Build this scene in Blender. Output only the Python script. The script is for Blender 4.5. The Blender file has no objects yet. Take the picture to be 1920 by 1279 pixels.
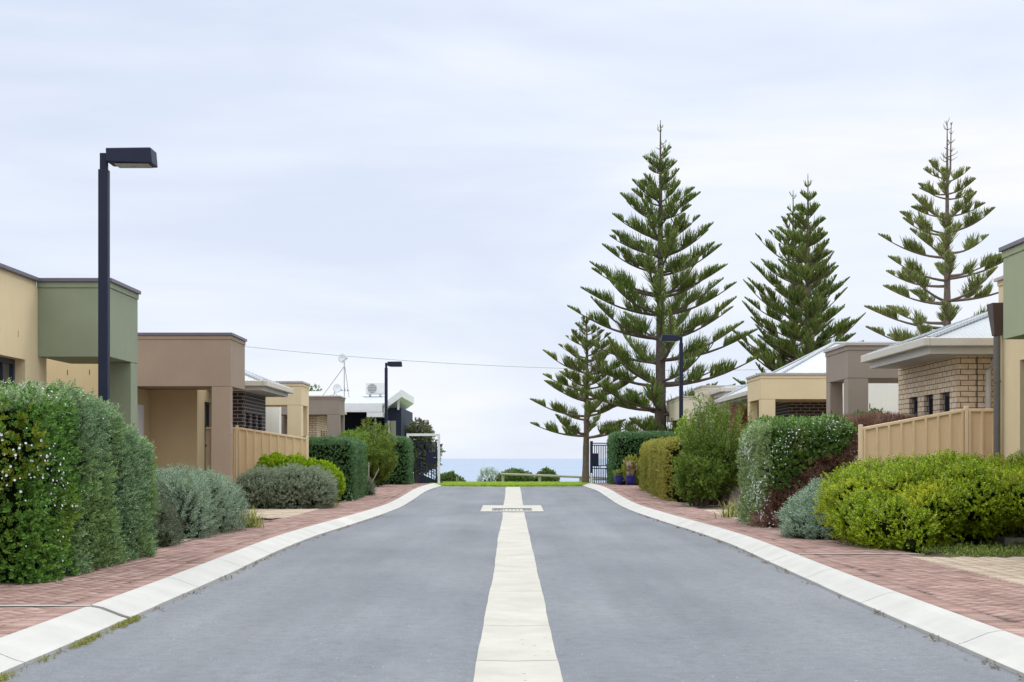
import bpy, math, random
import numpy as np
R = math.radians
scene = bpy.context.scene
col = scene.collection
random.seed(3)

# ------------------------------------------------------------------ camera
CAM_H = 1.2
cam_d = bpy.data.cameras.new('camera'); cam = bpy.data.objects.new('camera', cam_d); col.objects.link(cam)
cam.location = (0, 0, CAM_H); cam.rotation_euler = (R(90), 0, 0)
cam_d.lens = 50; cam_d.sensor_width = 36; cam_d.shift_y = 0.1143
cam_d.clip_start = 0.1; cam_d.clip_end = 100000
scene.camera = cam

# ------------------------------------------------------------------ helpers
ORG = {}
def tag(o, label=None, cat=None, group=None, kind=None):
    if label: o['label'] = label
    if cat: o['category'] = cat
    if group: o['group'] = group
    if kind: o['kind'] = kind
    return o
def thing(name, loc, label, cat, group=None):
    o = bpy.data.objects.new(name, None); col.objects.link(o); o.location = loc
    o.empty_display_size = .2
    ORG[o] = np.array(loc, float)
    return tag(o, label, cat, group)
def link_mesh(name, V, F, mats, parent=None, mi=None, uv=None, smooth=False, loc=None):
    """V (n,3) world coordinates; F list/array of faces"""
    V = np.asarray(V, float)
    if parent is not None: org = ORG[parent]
    elif loc is not None: org = np.array(loc, float)
    else: org = np.zeros(3)
    V = V - org
    me = bpy.data.meshes.new(name)
    if isinstance(F, np.ndarray):
        n, k = F.shape
        me.vertices.add(len(V)); me.vertices.foreach_set('co', V.astype(np.float32).ravel())
        me.loops.add(n*k); me.loops.foreach_set('vertex_index', F.astype(np.int32).ravel())
        me.polygons.add(n); me.polygons.foreach_set('loop_start', np.arange(0, n*k, k, dtype=np.int32))
        me.update(calc_edges=True)
    else:
        me.from_pydata([tuple(v) for v in V], [], [tuple(f) for f in F]); me.update()
    if not isinstance(mats, (list, tuple)): mats = [mats]
    for m in mats: me.materials.append(m)
    if mi is not None: me.polygons.foreach_set('material_index', np.asarray(mi, dtype=np.int32))
    if smooth: me.polygons.foreach_set('use_smooth', np.ones(len(me.polygons), dtype=bool))
    if uv is not None:
        l = me.uv_layers.new(name='UVMap'); l.data.foreach_set('uv', np.asarray(uv, dtype=np.float32).ravel())
    o = bpy.data.objects.new(name, me); col.objects.link(o)
    if parent is not None:
        o.parent = parent
        ORG[o] = org
        if parent.parent is not None or parent.type == 'MESH': pass
    else:
        o.location = org; ORG[o] = org
    return o

class MB:
    """collects boxes, prisms and tubes; UVs are box-projected in metres"""
    def __init__(s): s.v = []; s.f = []; s.m = []; s.cur = 0
    def face(s, pts):
        i = len(s.v); s.v += [tuple(p) for p in pts]; s.f.append(tuple(range(i, i+len(pts)))); s.m.append(s.cur)
    def box(s, x0, x1, y0, y1, z0, z1):
        x0, x1 = sorted((x0, x1)); y0, y1 = sorted((y0, y1)); z0, z1 = sorted((z0, z1))
        i = len(s.v)
        s.v += [(x0,y0,z0),(x1,y0,z0),(x1,y1,z0),(x0,y1,z0),(x0,y0,z1),(x1,y0,z1),(x1,y1,z1),(x0,y1,z1)]
        for f in ((0,3,2,1),(4,5,6,7),(0,1,5,4),(1,2,6,5),(2,3,7,6),(3,0,4,7)):
            s.f.append(tuple(i+k for k in f)); s.m.append(s.cur)
        return s
    def hexa(s, pts):
        i = len(s.v); s.v += [tuple(p) for p in pts]
        for f in ((0,3,2,1),(4,5,6,7),(0,1,5,4),(1,2,6,5),(2,3,7,6),(3,0,4,7)):
            s.f.append(tuple(i+k for k in f)); s.m.append(s.cur)
        return s
    def bar(s, a, b, w, h=None):
        """square bar from a to b"""
        h = h or w
        a = np.array(a, float); b = np.array(b, float); d = b-a; d /= np.linalg.norm(d)
        up = np.array((0,0,1.)) if abs(d[2]) < .9 else np.array((0,1.,0))
        sx = np.cross(d, up); sx /= np.linalg.norm(sx); sz = np.cross(sx, d)
        c = [(-1,-1),(1,-1),(1,1),(-1,1)]
        s.hexa([a+sx*w/2*p+sz*h/2*q for p, q in c] + [b+sx*w/2*p+sz*h/2*q for p, q in c]); return s
    def tube(s, path, rad, n=8, caps=True):
        path = [np.array(p, float) for p in path]
        if not hasattr(rad, '__len__'): rad = [rad]*len(path)
        base = len(s.v)
        for k, p in enumerate(path):
            d = path[min(k+1, len(path)-1)]-path[max(k-1, 0)]; d /= np.linalg.norm(d)
            up = np.array((0,0,1.)) if abs(d[2]) < .9 else np.array((1.,0,0))
            sx = np.cross(d, up); sx /= np.linalg.norm(sx); sz = np.cross(sx, d)
            for j in range(n):
                a = 2*math.pi*j/n
                s.v.append(tuple(p + rad[k]*(math.cos(a)*sx+math.sin(a)*sz)))
        for k in range(len(path)-1):
            for j in range(n):
                a = base+k*n+j; b = base+k*n+(j+1) % n
                s.f.append((a, b, b+n, a+n)); s.m.append(s.cur)
        if caps:
            s.f.append(tuple(base+j for j in range(n))[::-1]); s.m.append(s.cur)
            e = base+(len(path)-1)*n
            s.f.append(tuple(e+j for j in range(n))); s.m.append(s.cur)
        return s
    def build(s, name, mat, parent=None, bevel=0, smooth=False, loc=None, label=None):
        V = np.array(s.v)
        uv = []
        for f in s.f:
            p = V[list(f)]
            n = np.zeros(3)
            for k in range(len(f)):
                n += np.cross(p[k], p[(k+1) % len(f)])
            a = int(np.argmax(np.abs(n)))
            ii = (1, 2) if a == 0 else ((0, 2) if a == 1 else (0, 1))
            uv += [(q[ii[0]], q[ii[1]]) for q in p]
        o = link_mesh(name, V, s.f, mat, parent, s.m, uv, smooth, loc)
        if bevel:
            b = o.modifiers.new('bevel', 'BEVEL'); b.width = bevel; b.segments = 2; b.limit_method = 'ANGLE'
        if label: o['label'] = label
        return o

# ------------------------------------------------------------------ materials
def nmat(name):
    m = bpy.data.materials.new(name); m.use_nodes = True
    nt = m.node_tree
    return m, nt, nt.nodes['Principled BSDF'], nt.nodes['Material Output']
def N(nt, t, **kw):
    n = nt.nodes.new(t)
    for k, v in kw.items():
        if k.startswith('i_'): n.inputs[k[2:].replace('_', ' ')].default_value = v
        else: setattr(n, k, v)
    return n
def ramp(nt, src, stops):
    r = nt.nodes.new('ShaderNodeValToRGB'); e = r.color_ramp.elements
    while len(e) < len(stops): e.new(.5)
    for k, (p, c) in enumerate(stops):
        e[k].position = p; e[k].color = (*c, 1) if len(c) == 3 else c
    nt.links.new(src, r.inputs[0]); return r
def mixc(nt, fac, a, b, mode='MIX'):
    m = nt.nodes.new('ShaderNodeMix'); m.data_type = 'RGBA'; m.blend_type = mode
    for s, v in ((m.inputs[0], fac), (m.inputs[6], a), (m.inputs[7], b)):
        if isinstance(v, (int, float)): s.default_value = v
        elif isinstance(v, (tuple, list)): s.default_value = (*v, 1) if len(v) == 3 else v
        else: nt.links.new(v, s)
    return m.outputs[2]
def plain(name, c, rough=.6, var=.12, scale=3, bump=.0, bscale=120, metal=0, spec=.4, dirt=None):
    m, nt, b, o = nmat(name)
    tc = N(nt, 'ShaderNodeTexCoord')
    nz = N(nt, 'ShaderNodeTexNoise', i_Scale=scale, i_Detail=6, i_Roughness=.6)
    nt.links.new(tc.outputs['Object'], nz.inputs['Vector'])
    lo = tuple(x*(1-var) for x in c); hi = tuple(min(1, x*(1+var)) for x in c)
    r = ramp(nt, nz.outputs['Fac'], [(.3, lo), (.7, hi)])
    out = r.outputs[0]
    if dirt:
        n3 = N(nt, 'ShaderNodeTexNoise', i_Scale=scale*.35, i_Detail=8, i_Roughness=.7)
        nt.links.new(tc.outputs['Object'], n3.inputs['Vector'])
        r3 = ramp(nt, n3.outputs['Fac'], [(.5, (0, 0, 0)), (.75, (1, 1, 1))])
        mm = N(nt, 'ShaderNodeMath', operation='MULTIPLY'); mm.inputs[1].default_value = .5
        nt.links.new(r3.outputs[0], mm.inputs[0])
        out = mixc(nt, mm.outputs[0], out, dirt)
    if 'render' in name:
        ms_ = N(nt, 'ShaderNodeMapping'); ms_.inputs['Scale'].default_value = (5, 5, .35); nt.links.new(tc.outputs['Object'], ms_.inputs[0])
        n4 = N(nt, 'ShaderNodeTexNoise', i_Scale=1.2, i_Detail=6, i_Roughness=.65); nt.links.new(ms_.outputs[0], n4.inputs['Vector'])
        r4 = ramp(nt, n4.outputs['Fac'], [(.3, (.972, .970, .965)), (.6, (1.005, 1.005, 1.005))])
        out = mixc(nt, 1, out, r4.outputs[0], 'MULTIPLY')
    nt.links.new(out, b.inputs['Base Color'])
    b.inputs['Roughness'].default_value = rough; b.inputs['Metallic'].default_value = metal
    b.inputs['Specular IOR Level'].default_value = spec
    if name == 'concrete':
        vo = N(nt, 'ShaderNodeTexVoronoi', i_Scale=13); nt.links.new(tc.outputs['Object'], vo.inputs['Vector'])
        vr = ramp(nt, vo.outputs['Distance'], [(.10, (.35, .33, .3)), (.16, (1, 1, 1))])
        vs = N(nt, 'ShaderNodeSeparateColor'); nt.links.new(vo.outputs['Color'], vs.inputs[0])
        th = N(nt, 'ShaderNodeMath', operation='GREATER_THAN'); th.inputs[1].default_value = .86; nt.links.new(vs.outputs[0], th.inputs[0])
        nt.links.new(mixc(nt, th.outputs[0], out, mixc(nt, 1, out, vr.outputs[0], 'MULTIPLY')), b.inputs['Base Color'])
    if bump:
        n2 = N(nt, 'ShaderNodeTexNoise', i_Scale=bscale, i_Detail=3)
        nt.links.new(tc.outputs['Object'], n2.inputs['Vector'])
        bp = N(nt, 'ShaderNodeBump', i_Strength=bump, i_Distance=.01)
        nt.links.new(n2.outputs['Fac'], bp.inputs['Height']); nt.links.new(bp.outputs[0], b.inputs['Normal'])
    return m
def brick(name, c1, c2, mortar, bw=.24, rh=.086, ms=.007):
    m, nt, b, o = nmat(name)
    uv = N(nt, 'ShaderNodeTexCoord')
    t = N(nt, 'ShaderNodeTexBrick'); t.offset = .5
    t.inputs['Scale'].default_value = 1; t.inputs['Brick Width'].default_value = bw; t.inputs['Row Height'].default_value = rh
    t.inputs['Mortar Size'].default_value = ms; t.inputs['Mortar Smooth'].default_value = .1; t.inputs['Bias'].default_value = 0
    t.inputs['Color1'].default_value = (*c1, 1); t.inputs['Color2'].default_value = (*c2, 1); t.inputs['Mortar'].default_value = (*mortar, 1)
    nt.links.new(uv.outputs['UV'], t.inputs['Vector'])
    nz = N(nt, 'ShaderNodeTexNoise', i_Scale=14, i_Detail=5)
    nt.links.new(uv.outputs['Object'], nz.inputs['Vector'])
    r = ramp(nt, nz.outputs['Fac'], [(.3, (.82, .82, .82)), (.7, (1.12, 1.12, 1.12))])
    nt.links.new(mixc(nt, 1, t.outputs['Color'], r.outputs[0], 'MULTIPLY'), b.inputs['Base Color'])
    bp = N(nt, 'ShaderNodeBump', i_Strength=.6, i_Distance=.012); bp.invert = True
    nt.links.new(t.outputs['Fac'], bp.inputs['Height']); nt.links.new(bp.outputs[0], b.inputs['Normal'])
    b.inputs['Roughness'].default_value = .75; b.inputs['Specular IOR Level'].default_value = .3
    return m
def glass(name, c=(.02, .03, .035), rough=.04):
    m, nt, b, o = nmat(name)
    b.inputs['Base Color'].default_value = (*c, 1); b.inputs['Roughness'].default_value = rough
    b.inputs['Specular IOR Level'].default_value = .8
    tc = N(nt, 'ShaderNodeTexCoord'); nz = N(nt, 'ShaderNodeTexNoise', i_Scale=1.5)
    nt.links.new(tc.outputs['Object'], nz.inputs['Vector'])
    bp = N(nt, 'ShaderNodeBump', i_Strength=.03, i_Distance=.05)
    nt.links.new(nz.outputs['Fac'], bp.inputs['Height']); nt.links.new(bp.outputs[0], b.inputs['Normal'])
    return m
LEAF_GAIN = 1.6
def leafmat(name, c1, c2, c3=None, patch=1.6, lo=.5, hi=.62, trans=.28, rough=.5, core=False):
    m, nt, b, o = nmat(name)
    k_ = LEAF_GAIN
    c1, c2 = tuple(min(.6, x*k_*.75) for x in c1), tuple(min(.62, x*k_) for x in c2)
    if c3: c3 = tuple(min(.6, x*k_) for x in c3)
    g = N(nt, 'ShaderNodeNewGeometry')
    r = ramp(nt, g.outputs['Random Per Island'], [(0, c1), (.55, tuple((p+q)/2 for p, q in zip(c1, c2))), (1, c2)])
    out = r.outputs[0]
    tc = N(nt, 'ShaderNodeTexCoord')
    if c3:
        nz = N(nt, 'ShaderNodeTexNoise', i_Scale=patch, i_Detail=4, i_Roughness=.65)
        nt.links.new(tc.outputs['Object'], nz.inputs['Vector'])
        f = ramp(nt, nz.outputs['Fac'], [(lo, (0, 0, 0)), (hi, (1, 1, 1))])
        mr = N(nt, 'ShaderNodeMath', operation='MULTIPLY'); nt.links.new(f.outputs[0], mr.inputs[0])
        rr = ramp(nt, g.outputs['Random Per Island'], [(0, (.3, .3, .3)), (1, (1, 1, 1))])
        nt.links.new(rr.outputs[0], mr.inputs[1])
        out = mixc(nt, mr.outputs[0], out, c3)
    nt.links.new(out, b.inputs['Base Color'])
    b.inputs['Roughness'].default_value = rough; b.inputs['Specular IOR Level'].default_value = .3
    if trans:
        t = N(nt, 'ShaderNodeBsdfTranslucent'); nt.links.new(out, t.inputs['Color'])
        mx = N(nt, 'ShaderNodeMixShader'); mx.inputs[0].default_value = trans
        nt.links.new(b.outputs[0], mx.inputs[1]); nt.links.new(t.outputs[0], mx.inputs[2])
        nt.links.new(mx.outputs[0], o.inputs['Surface'])
    return m

M = {}
M['cream'] = plain('cream_render', (.70, .56, .35), .8, .05, 1.2, .25, 180)
M['cream_pale'] = plain('pale_cream_render', (.72, .64, .50), .8, .05, 1.2, .25, 180)
M['white_render'] = plain('white_render', (.80, .79, .72), .8, .04, 1.2, .2, 180)
M['green'] = plain('green_render', (.24, .27, .185), .8, .06, 1.2, .25, 180)
M['green_right'] = plain('pale_green_render', (.32, .35, .22), .8, .06, 1.2, .25, 180)
M['brown'] = plain('brown_render', (.305, .228, .17), .8, .05, 1.2, .25, 180)
M['taupe'] = plain('taupe_render', (.28, .23, .19), .8, .05, 1.2, .25, 180)
M['tan'] = plain('tan_render', (.50, .385, .23), .8, .05, 1.2, .25, 180)
M['cap'] = plain('dark_flashing', (.13, .115, .15), .4, .1, 4)
M['cap_light'] = plain('pale_flashing', (.42, .37, .34), .4, .08, 4)
M['gutter'] = plain('cream_gutter', (.58, .53, .46), .45, .06, 3)
M['soffit'] = plain('soffit_board', (.60, .58, .55), .7, .04, 3)
M['darkbrick'] = brick('dark_brick', (.035, .024, .027), (.055, .036, .038), (.42, .38, .36))
M['beigebrick'] = brick('beige_brick', (.74, .58, .41), (.80, .66, .50), (.20, .12, .07))
M['redbrick'] = brick('red_brick', (.30, .09, .05), (.38, .13, .08), (.3, .2, .15))
M['glass'] = glass('window_glass')
M['frame'] = plain('charcoal_frame', (.028, .036, .06), .4, .08, 6)
M['whiteframe'] = plain('white_frame', (.72, .72, .72), .4, .05, 6)
M['door'] = plain('white_door', (.62, .62, .62), .5, .04, 6)
M['tanfence'] = plain('tan_steel_sheet', (.77, .56, .345), .5, .05, 2)
M['tanpost'] = plain('tan_steel_post', (.82, .62, .41), .45, .04, 3)
M['navy'] = plain('navy_powdercoat', (.014, .018, .042), .5, .1, 8, spec=.25)
M['navywall'] = plain('navy_render', (.013, .02, .045), .75, .08, 2)
M['lens'] = plain('lamp_lens', (.35, .34, .30), .25, .05, 8)
M['whitepaint'] = plain('white_painted_steel', (.76, .77, .79), .4, .05, 5)
M['galv'] = plain('galvanised_steel', (.42, .43, .45), .45, .15, 8, metal=.3)
M['timberpole'] = plain('weathered_timber', (.34, .31, .27), .85, .2, 14, .4, 60)
M['rainhead'] = plain('brown_rainhead', (.07, .045, .04), .5, .1, 6)
M['pipe'] = plain('grey_downpipe', (.13, .125, .12), .45, .08, 6)
M['whitepipe'] = plain('pale_downpipe', (.55, .52, .49), .45, .06, 6)
M['bark'] = plain('pine_bark', (.17, .125, .10), .9, .3, 9, .6, 30)
M['darkbark'] = plain('dark_pine_bark', (.10, .075, .06), .9, .35, 9, .6, 30)
M['soil'] = plain('garden_soil', (.11, .075, .055), .95, .4, 5, .8, 40)
M['blue'] = plain('blue_glazed_ceramic', (.012, .014, .18), .15, .15, 6, spec=.6)
M['olive_panel'] = plain('olive_blind', (.33, .33, .26), .7, .04, 3)
M['black'] = plain('black_plastic', (.01, .011, .013), .4, .1, 6)
M['dish'] = plain('white_dish', (.7, .72, .74), .5, .05, 6)
M['acwhite'] = plain('air_conditioner_white', (.72, .72, .70), .5, .04, 6)
M['acgrille'] = plain('grey_grille', (.28, .28, .28), .5, .08, 6)
M['concrete'] = plain('concrete', (.405, .388, .352), .85, .10, 2.2, .35, 150, dirt=(.29, .275, .245))
M['kerbcon'] = plain('kerb_concrete', (.425, .415, .40), .85, .08, 1.8, .3, 150, dirt=(.36, .345, .31))
M['joint'] = plain('dark_joint', (.05, .048, .045), .95, .3, 20)
M['gratebar'] = plain('worn_iron', (.16, .16, .155), .6, .3, 20)
M['grate'] = plain('cast_iron', (.03, .03, .032), .6, .3, 20)

def roof_mat(name, c, rib=.076):
    m, nt, b, o = nmat(name)
    uv = N(nt, 'ShaderNodeUVMap')
    w = N(nt, 'ShaderNodeTexWave', i_Scale=1/rib/2/math.pi*2*math.pi/ (2*math.pi)*2, i_Distortion=0.)
    w.wave_type = 'BANDS'; w.bands_direction = 'X'
    nt.links.new(uv.outputs[0], w.inputs['Vector'])
    tc = N(nt, 'ShaderNodeTexCoord'); nz = N(nt, 'ShaderNodeTexNoise', i_Scale=2, i_Detail=5)
    nt.links.new(tc.outputs['Object'], nz.inputs['Vector'])
    r = ramp(nt, nz.outputs['Fac'], [(.3, tuple(x*.93 for x in c)), (.7, c)])
    nt.links.new(r.outputs[0], b.inputs['Base Color'])
    bp = N(nt, 'ShaderNodeBump', i_Strength=.7, i_Distance=.02)
    nt.links.new(w.outputs['Fac'], bp.inputs['Height']); nt.links.new(bp.outputs[0], b.inputs['Normal'])
    b.inputs['Roughness'].default_value = .4; b.inputs['Specular IOR Level'].default_value = .5
    return m
M['roof'] = roof_mat('pale_steel_roof', (.47, .49, .52))
M['roofgrey'] = roof_mat('grey_steel_roof', (.34, .365, .39))

# leaves
M['core'] = plain('core_shade', (.010, .015, .005), 1, .5, 12, spec=0)  # near-black hull inside foliage; the inner shade is put into its colour
M['coregrey'] = plain('grey_core_shade', (.022, .028, .017), 1, .5, 12, spec=0)  # same hull for grey plants, inner shade again painted in
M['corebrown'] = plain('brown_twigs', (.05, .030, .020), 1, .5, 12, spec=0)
L = {}
L['hedge_dark'] = leafmat('flowering_hedge_leaf', (.025, .085, .012), (.145, .275, .05), (.2, .27, .03), 1.3, .52, .7)
L['hedge_grey'] = leafmat('grey_green_hedge_leaf', (.07, .14, .06), (.18, .27, .135), (.15, .23, .05), .9, .46, .64)
L['grey'] = leafmat('silver_leaf', (.09, .145, .095), (.26, .335, .24), (.16, .21, .10), 1.2, .5, .68)
L['silver'] = leafmat('silver_grey_leaf', (.095, .125, .075), (.25, .285, .195), (.19, .18, .13), 1.6, .55, .7)
L['bright'] = leafmat('bright_green_leaf', (.09, .19, .006), (.30, .42, .015), None)
L['yellow'] = leafmat('yellow_green_leaf', (.05, .12, .004), (.31, .385, .012), (.46, .40, .015), 1.3, .5, .66)
L['clipped'] = leafmat('clipped_hedge_leaf', (.022, .065, .018), (.10, .20, .07), (.12, .2, .08), 1.5, .55, .7)
L['gold'] = leafmat('golden_hedge_leaf', (.13, .14, .015), (.34, .29, .05), (.13, .17, .025), .9, .46, .62)
L['olive'] = leafmat('olive_feather_leaf', (.06, .11, .012), (.19, .25, .04), (.14, .15, .02), 1.2, .5, .7)
L['feather'] = leafmat('green_feather_leaf', (.045, .085, .010), (.165, .235, .035), None)
L['dead'] = leafmat('dead_hedge_twig', (.13, .072, .052), (.28, .17, .13), None, trans=.05)
L['hedge_top'] = leafmat('pale_grey_green_leaf', (.13, .20, .085), (.26, .34, .18), None)  # paler leaf tone, given to the upward-facing parts of the hedge
L['hedge_lime'] = leafmat('lime_hedge_leaf', (.10, .15, .012), (.24, .28, .03), None)
L['hedge_light'] = leafmat('pale_hedge_leaf', (.10, .17, .05), (.26, .33, .14), None)
L['hedge_right'] = leafmat('white_flowered_hedge_leaf', (.03, .08, .014), (.13, .23, .05), (.22, .27, .06), 1.4, .5, .66)
L['far'] = leafmat('coastal_leaf', (.05, .09, .018), (.14, .21, .06), None)
L['pine'] = leafmat('pine_frond', (.045, .085, .016), (.19, .245, .055), (.25, .285, .05), .35, .55, .72, trans=.15)
L['pine_light'] = leafmat('young_pine_frond', (.075, .11, .025), (.24, .275, .085), (.28, .30, .08), .4, .5, .7, trans=.15)
L['strap'] = leafmat('strappy_blade', (.09, .12, .015), (.27, .28, .06), None)
L['grass'] = leafmat('lawn_blade', (.14, .28, .015), (.33, .50, .05), None)
L['weed'] = leafmat('weed_leaf', (.06, .10, .015), (.20, .25, .06), None)
L['moss'] = leafmat('kerb_moss', (.10, .11, .02), (.28, .27, .08), None)
M['flower'] = plain('white_petal', (.78, .78, .84), .6, .06, 8)

# ------------------------------------------------------------------ terrain functions
def sstep(t): t = np.clip(t, 0, 1); return t*t*(3-2*t)
def prof(Y):
    Y = np.asarray(Y, float)
    z = .21*sstep((Y-32)/14)
    z = np.where(Y > 50, .21-(Y-50)*.0132, z)
    z = np.where(Y > 83, .21-33*.0132-(Y-83)*.4, z)
    return np.maximum(z, -24)
HWY = [-10, 8, 14, 18, 21, 25, 29, 36, 43, 46, 50.2]
HWX = [3.05, 3.1, 3.17, 3.29, 3.32, 3.17, 3.04, 2.93, 2.90, 2.82, 2.78]
def smooth_interp(Y):
    Y = np.asarray(Y, float)
    return sum(np.interp(Y+d, HWY, HWX) for d in (-2, -1, 0, 1, 2))/5
hw = smooth_interp

def grid_mesh(name, xs, ys, zf, mat, kind='structure', smooth=True):
    X, Y = np.meshgrid(xs, ys)
    Z = zf(X, Y)
    V = np.stack([X, Y, Z], -1).reshape(-1, 3)
    nx, ny = len(xs), len(ys)
    i = np.arange(ny-1)[:, None]*nx+np.arange(nx-1)[None]
    F = np.stack([i, i+1, i+1+nx, i+nx], -1).reshape(-1, 4)
    o = link_mesh(name, V, F, mat, smooth=smooth); o['kind'] = kind
    return o

# ground ---------------------------------------------------------------
def ground_z(X, Y):
    z = prof(Y)
    edge = np.where(Y < 50.3, hw(np.minimum(Y, 50.2)), 0.)
    side = sstep((np.abs(X)-(edge-.25))/.2)
    g = np.where(Y < 50.3, z-.12+side*.19, z-.012)
    g = g+np.where((np.abs(X) > 8.6) & (Y < 50), .05, 0.)
    return g
def ground_material():
    m, nt, b, o = nmat('ground_soil_and_grass')
    tc = N(nt, 'ShaderNodeTexCoord'); sp = N(nt, 'ShaderNodeSeparateXYZ'); nt.links.new(tc.outputs['Object'], sp.inputs[0])
    nz = N(nt, 'ShaderNodeTexNoise', i_Scale=6, i_Detail=8, i_Roughness=.7); nt.links.new(tc.outputs['Object'], nz.inputs['Vector'])
    so = ramp(nt, nz.outputs['Fac'], [(.3, (.07, .05, .036)), (.7, (.17, .125, .095))])
    nz2 = N(nt, 'ShaderNodeTexNoise', i_Scale=3, i_Detail=8, i_Roughness=.7); nt.links.new(tc.outputs['Object'], nz2.inputs['Vector'])
    gr = ramp(nt, nz2.outputs['Fac'], [(.3, (.14, .23, .03)), (.7, (.24, .34, .055))])
    f = N(nt, 'ShaderNodeMapRange'); f.inputs['From Min'].default_value = 50.2; f.inputs['From Max'].default_value = 50.3
    nt.links.new(sp.outputs['Y'], f.inputs['Value'])
    ab = N(nt, 'ShaderNodeMath', operation='ABSOLUTE'); nt.links.new(sp.outputs['X'], ab.inputs[0])
    dv = N(nt, 'ShaderNodeMath', operation='DIVIDE'); nt.links.new(ab.outputs[0], dv.inputs[0]); nt.links.new(sp.outputs['Y'], dv.inputs[1])
    fx = N(nt, 'ShaderNodeMapRange'); fx.inputs['From Min'].default_value = .062; fx.inputs['From Max'].default_value = .058
    nt.links.new(dv.outputs[0], fx.inputs['Value'])
    fm = N(nt, 'ShaderNodeMath', operation='MULTIPLY'); nt.links.new(f.outputs[0], fm.inputs[0]); nt.links.new(fx.outputs[0], fm.inputs[1])
    c = mixc(nt, fm.outputs[0], so.outputs[0], gr.outputs[0])
    f2 = N(nt, 'ShaderNodeMapRange'); f2.inputs['From Min'].default_value = 81; f2.inputs['From Max'].default_value = 84
    nt.links.new(sp.outputs['Y'], f2.inputs['Value'])
    c = mixc(nt, f2.outputs[0], c, (.06, .085, .03))
    nt.links.new(c, b.inputs['Base Color']); b.inputs['Roughness'].default_value = .95
    bp = N(nt, 'ShaderNodeBump', i_Strength=.7, i_Distance=.03); nt.links.new(nz.outputs['Fac'], bp.inputs['Height'])
    nt.links.new(bp.outputs[0], b.inputs['Normal'])
    return m
xs = np.unique(np.concatenate([np.arange(-5.2, 5.21, .2), np.arange(-16, 16.1, 1), np.array([-400, -150, -60, -30, 30, 60, 150, 400])]))
ys = np.unique(np.concatenate([np.arange(-10, 60, .5), [50.2, 50.3], np.arange(60, 90, 1), np.arange(90, 160, 5), [170]]))
grid_mesh('ground', xs, ys, ground_z, ground_material())

# road -----------------------------------------------------------------
def asphalt():
    m, nt, b, o = nmat('asphalt')
    tc = N(nt, 'ShaderNodeTexCoord')
    big = N(nt, 'ShaderNodeTexNoise', i_Scale=.55, i_Detail=4, i_Roughness=.55)
    mp = N(nt, 'ShaderNodeMapping'); mp.inputs['Scale'].default_value = (1.0, .45, 1)
    nt.links.new(tc.outputs['Object'], mp.inputs[0]); nt.links.new(mp.outputs[0], big.inputs['Vector'])
    r = ramp(nt, big.outputs['Fac'], [(.32, (.132, .141, .163)), (.5, (.158, .167, .189)), (.68, (.182, .190, .209))])
    fine = N(nt, 'ShaderNodeTexNoise', i_Scale=85, i_Detail=4, i_Roughness=.75); nt.links.new(tc.outputs['Object'], fine.inputs['Vector'])
    fr = ramp(nt, fine.outputs['Fac'], [(.3, (.68, .68, .68)), (.5, (1, 1, 1)), (.72, (1.32, 1.32, 1.32))])
    mid = N(nt, 'ShaderNodeTexNoise', i_Scale=9, i_Detail=7, i_Roughness=.75); nt.links.new(tc.outputs['Object'], mid.inputs['Vector'])
    md = ramp(nt, mid.outputs['Fac'], [(.33, (.84, .84, .84)), (.5, (1, 1, 1)), (.68, (1.10, 1.10, 1.10))])
    lane = N(nt, 'ShaderNodeTexNoise', i_Scale=1.0, i_Detail=5, i_Roughness=.6)
    ml = N(nt, 'ShaderNodeMapping'); ml.inputs['Scale'].default_value = (1.5, .06, 1); nt.links.new(tc.outputs['Object'], ml.inputs[0]); nt.links.new(ml.outputs[0], lane.inputs['Vector'])
    ln_ = ramp(nt, lane.outputs['Fac'], [(.35, (.90, .90, .90)), (.65, (1.07, 1.07, 1.07))])
    c = mixc(nt, 1, r.outputs[0], fr.outputs[0], 'MULTIPLY')
    c = mixc(nt, 1, c, md.outputs[0], 'MULTIPLY'); c = mixc(nt, 1, c, ln_.outputs[0], 'MULTIPLY')
    vo = N(nt, 'ShaderNodeTexVoronoi', i_Scale=16); nt.links.new(tc.outputs['Object'], vo.inputs['Vector'])
    vr = ramp(nt, vo.outputs['Distance'], [(.07, (1, 1, 1)), (.10, (0, 0, 0))])
    vs = N(nt, 'ShaderNodeSeparateColor'); nt.links.new(vo.outputs['Color'], vs.inputs[0])
    th = N(nt, 'ShaderNodeMath', operation='GREATER_THAN'); th.inputs[1].default_value = .90; nt.links.new(vs.outputs[0], th.inputs[0])
    mm = N(nt, 'ShaderNodeMath', operation='MULTIPLY'); nt.links.new(vr.outputs[0], mm.inputs[0]); nt.links.new(th.outputs[0], mm.inputs[1])
    c = mixc(nt, mm.outputs[0], c, (.5, .5, .5))
    nt.links.new(c, b.inputs['Base Color']); b.inputs['Roughness'].default_value = .85; b.inputs['Specular IOR Level'].default_value = .3
    bp = N(nt, 'ShaderNodeBump', i_Strength=.5, i_Distance=.01); nt.links.new(fine.outputs['Fac'], bp.inputs['Height'])
    nt.links.new(bp.outputs[0], b.inputs['Normal'])
    return m
ry = np.arange(-10, 50.31, .4)
us = np.linspace(-1, 1, 21)
RX = us[None]*(hw(ry)-.12)[:, None]; RY = np.repeat(ry[:, None], 21, 1)
RZ = prof(ry)[:, None]-.03*(1-np.abs(us[None]))  # slight fall to the middle drain
V = np.stack([RX, RY, RZ], -1).reshape(-1, 3)
i = np.arange(len(ry)-1)[:, None]*21+np.arange(20)[None]
o = link_mesh('road', V, np.stack([i, i+1, i+22, i+21], -1).reshape(-1, 4), asphalt(), smooth=True); o['kind'] = 'structure'

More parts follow.
